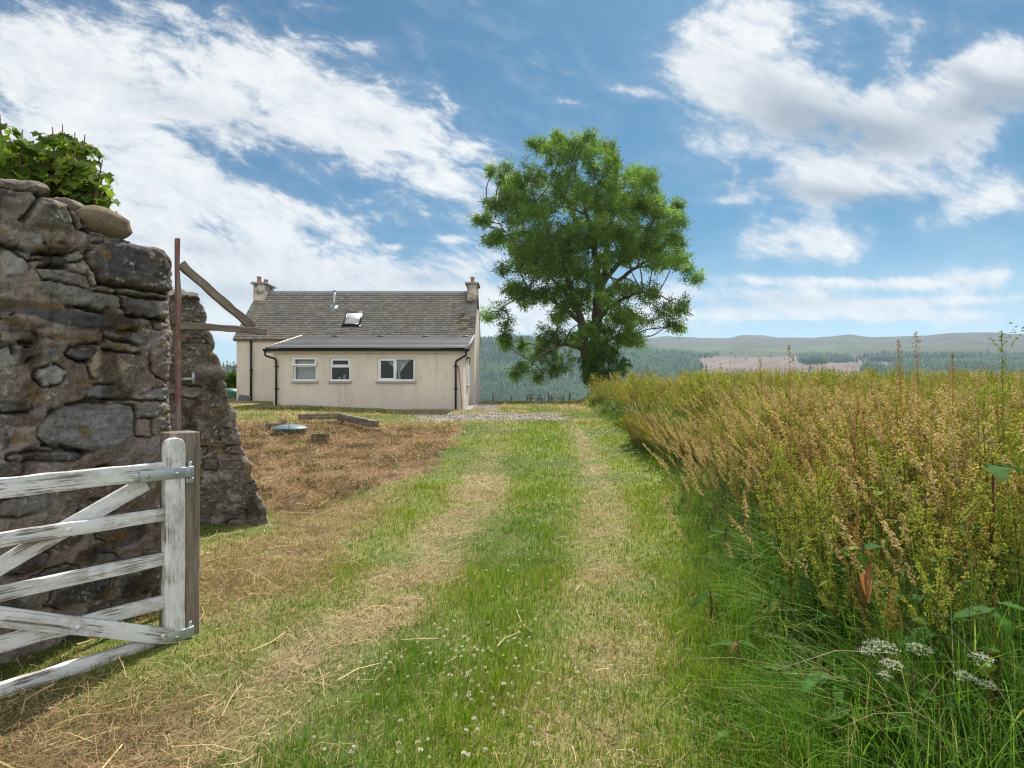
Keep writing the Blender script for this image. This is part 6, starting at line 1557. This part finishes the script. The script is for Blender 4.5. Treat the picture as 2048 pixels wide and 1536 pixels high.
# tall grasses gone to seed, pale tan heads
def seed_grass_t(seed, H_=1.15, n_=95, size=.0135):
    r = np.random.default_rng(seed); g = G(); a = smooth_path([(0, 0, 0), (.02, 0, H_ * .6), (.07 + r.normal(0, .02), r.normal(0, .02), H_)], 5); g.tube(a, np.linspace(.0022, .0008, len(a)), 4, (.36, .29, .14), cap=False)
    t = r.uniform(.80, 1, n_); tt = np.linspace(0, 1, len(a)); c = np.stack([np.interp(t, tt, a[:, k]) for k in range(3)], -1) + r.normal(0, 1, (n_, 3)) * (.012 * np.sin(np.pi * (t - .8) / .21) + .003)[:, None] * np.array([1, 1, .7])
    V, F, cc = quads_at(c, r.uniform(.7, 1.4, n_) * size, TAN * r.uniform(.7, 1.2, (n_, 1)) * np.array([1, .93, .86]), r); g.add(V, [F], cc); return fuse([g])
SG = [seed_grass_t(600 + i) for i in range(5)]
sg_ = G(); X, Y = [], []
def add_px(px, py, n_, sx, Y0, Y1):
    for i in range(n_): yv = rd.uniform(Y0, Y1); X.append((px + rd.normal(0, sx) - 1024) * yv / FPX); Y.append(yv)
add_px(1500, 0, 230, 70, 6.0, 9.5); add_px(1700, 0, 160, 160, 4.5, 8); add_px(1900, 0, 90, 100, 3.6, 6); add_px(1600, 0, 110, 60, 5.5, 9.5); add_px(1420, 0, 70, 40, 8.0, 11); add_px(1560, 0, 50, 70, 5.0, 6.5); add_px(1800, 0, 90, 140, 3.4, 6); add_px(1850, 0, 60, 120, 2.5, 4)
for i in range(650): yv = rd.uniform(6, 22); X.append(rd.uniform(xd(yv), .93 * yv)); Y.append(yv)
for i in range(170): yv = rd.uniform(4.5, 12); X.append(xg(yv) + abs(rd.normal(.25, .3))); Y.append(yv)
X, Y = np.array(X), np.array(Y); ok = X > xg(Y); X, Y = X[ok], Y[ok]; k = len(X); kd = rd.integers(0, 5, k)
e_ = 1 - sst(0, 1.0, X - xd(Y))
for j in range(5):
    m = kd == j; tile(sg_, SG[j], np.stack([X[m], Y[m], gz(X[m], Y[m])], -1), rd.uniform(0, 6.28, m.sum()), rd.uniform(.80, 1.28, m.sum()) * (1 - .35 * e_[m]), rd.uniform(.75, 1.2, (m.sum(), 1)) * np.ones((1, 3)), np.stack([rd.normal(-.18, .16, m.sum()) - .25 * e_[m], rd.normal(-.08, .12, m.sum())], -1))
tag(sg_.build('seeding_grass', M['seed']), 'tall pale tan grasses gone to seed, leaning over the field edge', 'grass', kind='stuff')
# the few stalks that stand against the hills
def stalk(px, py, Y_, label, cat, kind_):
    x = (px - 1024) * Y_ / FPX; z = float(gz(x, Y_)); h = EYE - (py - HOR) * Y_ / FPX - z; t = thing('seed_stalk' if kind_ == 0 else 'dock_stalk', (x, Y_, z), label, cat)
    r = np.random.default_rng(int(px)); lx = r.normal(-.03, .03); a = smooth_path([(x - lx, Y_, z, .004), (x - lx * .5, Y_, z + h * .5, .003), (x, Y_, z + h, .0012)], 6); g = G(); g.tube(a[:, :3], a[:, 3], 5, (.30, .22, .10) if kind_ == 0 else (.2, .24, .06)); g.build('stem', M['leaf'], t, smooth=True)
    n_ = 150 if kind_ == 0 else 420; t0 = .80 if kind_ == 0 else .55; tt = np.linspace(0, 1, len(a)); tv = r.uniform(t0, 1, n_); f = (tv - t0) / (1 - t0)
    c = np.stack([np.interp(tv, tt, a[:, k]) for k in range(3)], -1) + r.normal(0, 1, (n_, 3)) * (.016 * np.sin(np.pi * np.clip(f, .06, .96)) + .003)[:, None]
    if kind_:
        for b in range(7): 
            s0 = r.integers(0, n_ - 40); aa = r.uniform(0, 6.28); c[s0:s0 + 24] = c[s0] + np.linspace(0, .16, 24)[:, None] * np.array([math.cos(aa), math.sin(aa), .75]) + r.normal(0, .006, (24, 3))
    g = G(); V, F, cc = quads_at(c, r.uniform(.010, .017, n_), (np.array((.34, .20, .115)) if kind_ == 0 else np.array((.20, .24, .045))) * r.uniform(.7, 1.2, (n_, 1)), r); g.add(V, [F], cc); g.build('seed_head', M['seed'], t)
stalk(1832, 662, 4.3, 'tallest brown grass stalk, rising over the hill skyline in the field', 'grass stalk', 0)
stalk(1797, 678, 4.4, 'brown grass stalk just left of the tallest stalk in the field', 'grass stalk', 0)
stalk(1578, 690, 5.2, 'brown grass head of a leaning pair against the clear felled slope', 'grass stalk', 0)
stalk(1520, 715, 5.6, 'short brown grass head alone before the clear felled slope', 'grass stalk', 0)
stalk(1905, 706, 4.2, 'brown grass head between the tallest stalk and the spiky green dock', 'grass stalk', 0)
stalk(2003, 662, 3.7, 'tall spiky green dock spire at the far right of the field', 'dock', 1)
stalk(1644, 716, 5.4, 'spiky green dock spire standing before the clear felled slope', 'dock', 1)

# broad dock leaves low in the long grass, and one white umbel plant
def leafy_dock(px, py, Y_, leaves, label, seed, group=None):
    r = np.random.default_rng(seed); x = (px - 1024) * Y_ / FPX; z = float(gz(x, Y_)); zt = EYE - (py - HOR) * Y_ / FPX; t = thing('broad_leaved_dock', (x, Y_, z), label, 'plant', group)
    g = G(); g.tube([(x, Y_, z - .02), (x + .01, Y_, (z + zt) / 2), (x, Y_, max(zt, z + .08))], [.008, .007, .004], 6, (.2, .12, .05)); g.build('stem', M['leaf'], t)
    for (a, L, el, hue) in leaves:
        zz = max(z + .05, zt - r.uniform(0, .06)); o = np.array([math.cos(R(a)), math.sin(R(a)), el]); g = G(); V, F, c = lance((x, Y_, zz), o, L, L * (.27 if el > -1 else .2), r, .35, 12, .10, hue, .12)
        c = c * (.5 + 1.0 * fbm(V[:, 0] * 60, V[:, 1] * 60, V[:, 2] * 60, 2, seed)[:, None]); g.add(V, [F], c); q = g.build('leaf', M['leaf'], t, smooth=True)
        q.modifiers.new('smooth', 'SUBSURF').levels = 1; q.modifiers['smooth'].render_levels = 1
GRN, YEL, RED, OCH = np.array((.065, .15, .022)), np.array((.20, .27, .03)), np.array((.30, .125, .07)), np.array((.20, .12, .04))
leafy_dock(1725, 1085, 2.75, [(175, .12, .15, YEL), (20, .17, .3, GRN), (235, .10, -.5, GRN), (262, .17, -2.6, RED)], 'broad dock with yellow green leaves and one hanging red leaf', 1)
leafy_dock(1660, 1340, 2.45, [(200, .17, .0, GRN), (340, .19, .1, GRN), (260, .13, .2, GRN)], 'low broad green dock leaves left of the white umbels', 2)
leafy_dock(1700, 1415, 2.3, [(185, .14, -.1, GRN), (350, .16, -.1, GRN)], 'broad green dock leaves just below the white umbels', 3)
leafy_dock(1990, 1190, 2.25, [(170, .16, .0, GRN), (330, .13, .1, GRN), (250, .12, -.2, GRN)], 'large dull green dock leaf cluster at the right edge above the umbels', 4)
leafy_dock(1462, 1440, 2.42, [(205, .09, .2, np.array((.12, .2, .05))), (330, .10, .2, GRN)], 'small round pale dock leaf pair in grass at the track edge', 5)
leafy_dock(1475, 1280, 3.05, [(150, .16, .1, GRN), (330, .12, .1, GRN), (220, .08, -.2, OCH)], 'low dock rosette with one brown withered leaf beside the track', 6)
leafy_dock(1985, 915, 2.9, [(240, .22, .1, GRN), (300, .18, .0, GRN)], 'big fresh green dock leaf high on the right edge', 7)
leafy_dock(1780, 1180, 2.6, [(250, .14, -1.6, OCH), (280, .12, -1.2, OCH), (30, .15, .2, GRN)], 'dock with withered ochre leaves right of the hanging red leaf', 8)
leafy_dock(1760, 965, 3.2, [(230, .12, .3, YEL), (100, .12, .3, YEL), (340, .14, .2, GRN)], 'dock with small bright yellow green leaves in the middle of the field edge', 9)
leafy_dock(1890, 1230, 2.45, [(190, .22, .0, GRN), (10, .2, .1, GRN), (260, .16, -.3, GRN)], 'dark broad dock leaves directly above the white umbels', 10)
for i in range(16):
    px, py, Y_ = [(1560, 1150, 3.9), (1600, 1250, 3.1), (1500, 1110, 4.4), (1850, 1120, 2.9), (1930, 1050, 3.0), (1650, 1210, 3.2), (1560, 1330, 2.75), (1760, 1440, 2.2), (1880, 1400, 2.15), (1420, 1180, 3.6), (1980, 1300, 2.2), (1600, 1430, 2.35), (1450, 1060, 5.0), (1830, 1030, 3.2), (1700, 1130, 3.0), (1540, 1060, 4.3)][i]
    leafy_dock(px, py, Y_, [(rd.uniform(0, 360), rd.uniform(.09, .17), rd.uniform(-.3, .5), GRN * rd.uniform(.75, 1.3) if rd.random() < .8 else YEL) for _ in range(int(rd.integers(3, 6)))], 'broad leaved dock half hidden in the long grass beside the track', 60 + i, 'broad docks in the verge grass')
ub = np.array([1.60, 2.36, 0]); ub[2] = float(gz(ub[0], ub[1])); up_ = thing('cow_parsley', tuple(ub), 'white flowering umbel plant low at the right field edge', 'plant')
stg = G(); UMB = [(1762, 1292, 2.30, .062), (1735, 1302, 2.32, .030), (1838, 1298, 2.33, .050), (1783, 1328, 2.22, .040), (1770, 1352, 2.2, .022), (1962, 1316, 2.12, .040), (1931, 1352, 2.1, .032), (1975, 1368, 2.1, .026)]
for i, (px, py, Y_, rad) in enumerate(UMB):
    c = P(px, py, Y_); r = np.random.default_rng(40 + i); n_ = max(8, int(22 * rad / .05)); a = np.arange(n_) * 2.4; rr0 = np.sqrt((np.arange(n_) + .5) / n_) * rad
    up = np.stack([c[0] + rr0 * np.cos(a), c[1] + rr0 * np.sin(a), c[2] + .012 - (rr0 / rad) ** 2 * .016 + r.normal(0, .003, n_)], -1)
    g = G()
    for u_ in up:
        g.tube([c - (0, 0, .03), (c - (0, 0, .03)) * .4 + u_ * .6, u_], [.0012, .001, .0007], 4, (.16, .24, .06), cap=False)
        cc_ = u_ + r.normal(0, 1, (16, 3)) * np.array([.0062, .0062, .002]); V, F, c3 = quads_at(cc_, r.uniform(.0035, .0055, 16), np.array((.74, .74, .68)) * r.uniform(.85, 1.05, (16, 1)), r); g.add(V, [F], c3)
    g.build('umbel', M['petal'], up_)
    b_ = ub + np.array([r.normal(0, .03), r.normal(0, .03), 0]); stg.tube([b_, (b_ + c) / 2 + (r.normal(0, .02), 0, .04), c - (0, 0, .03)], [.004, .003, .002], 5, (.10, .17, .04))
stg.build('stem', M['leaf'], up_, smooth=True)
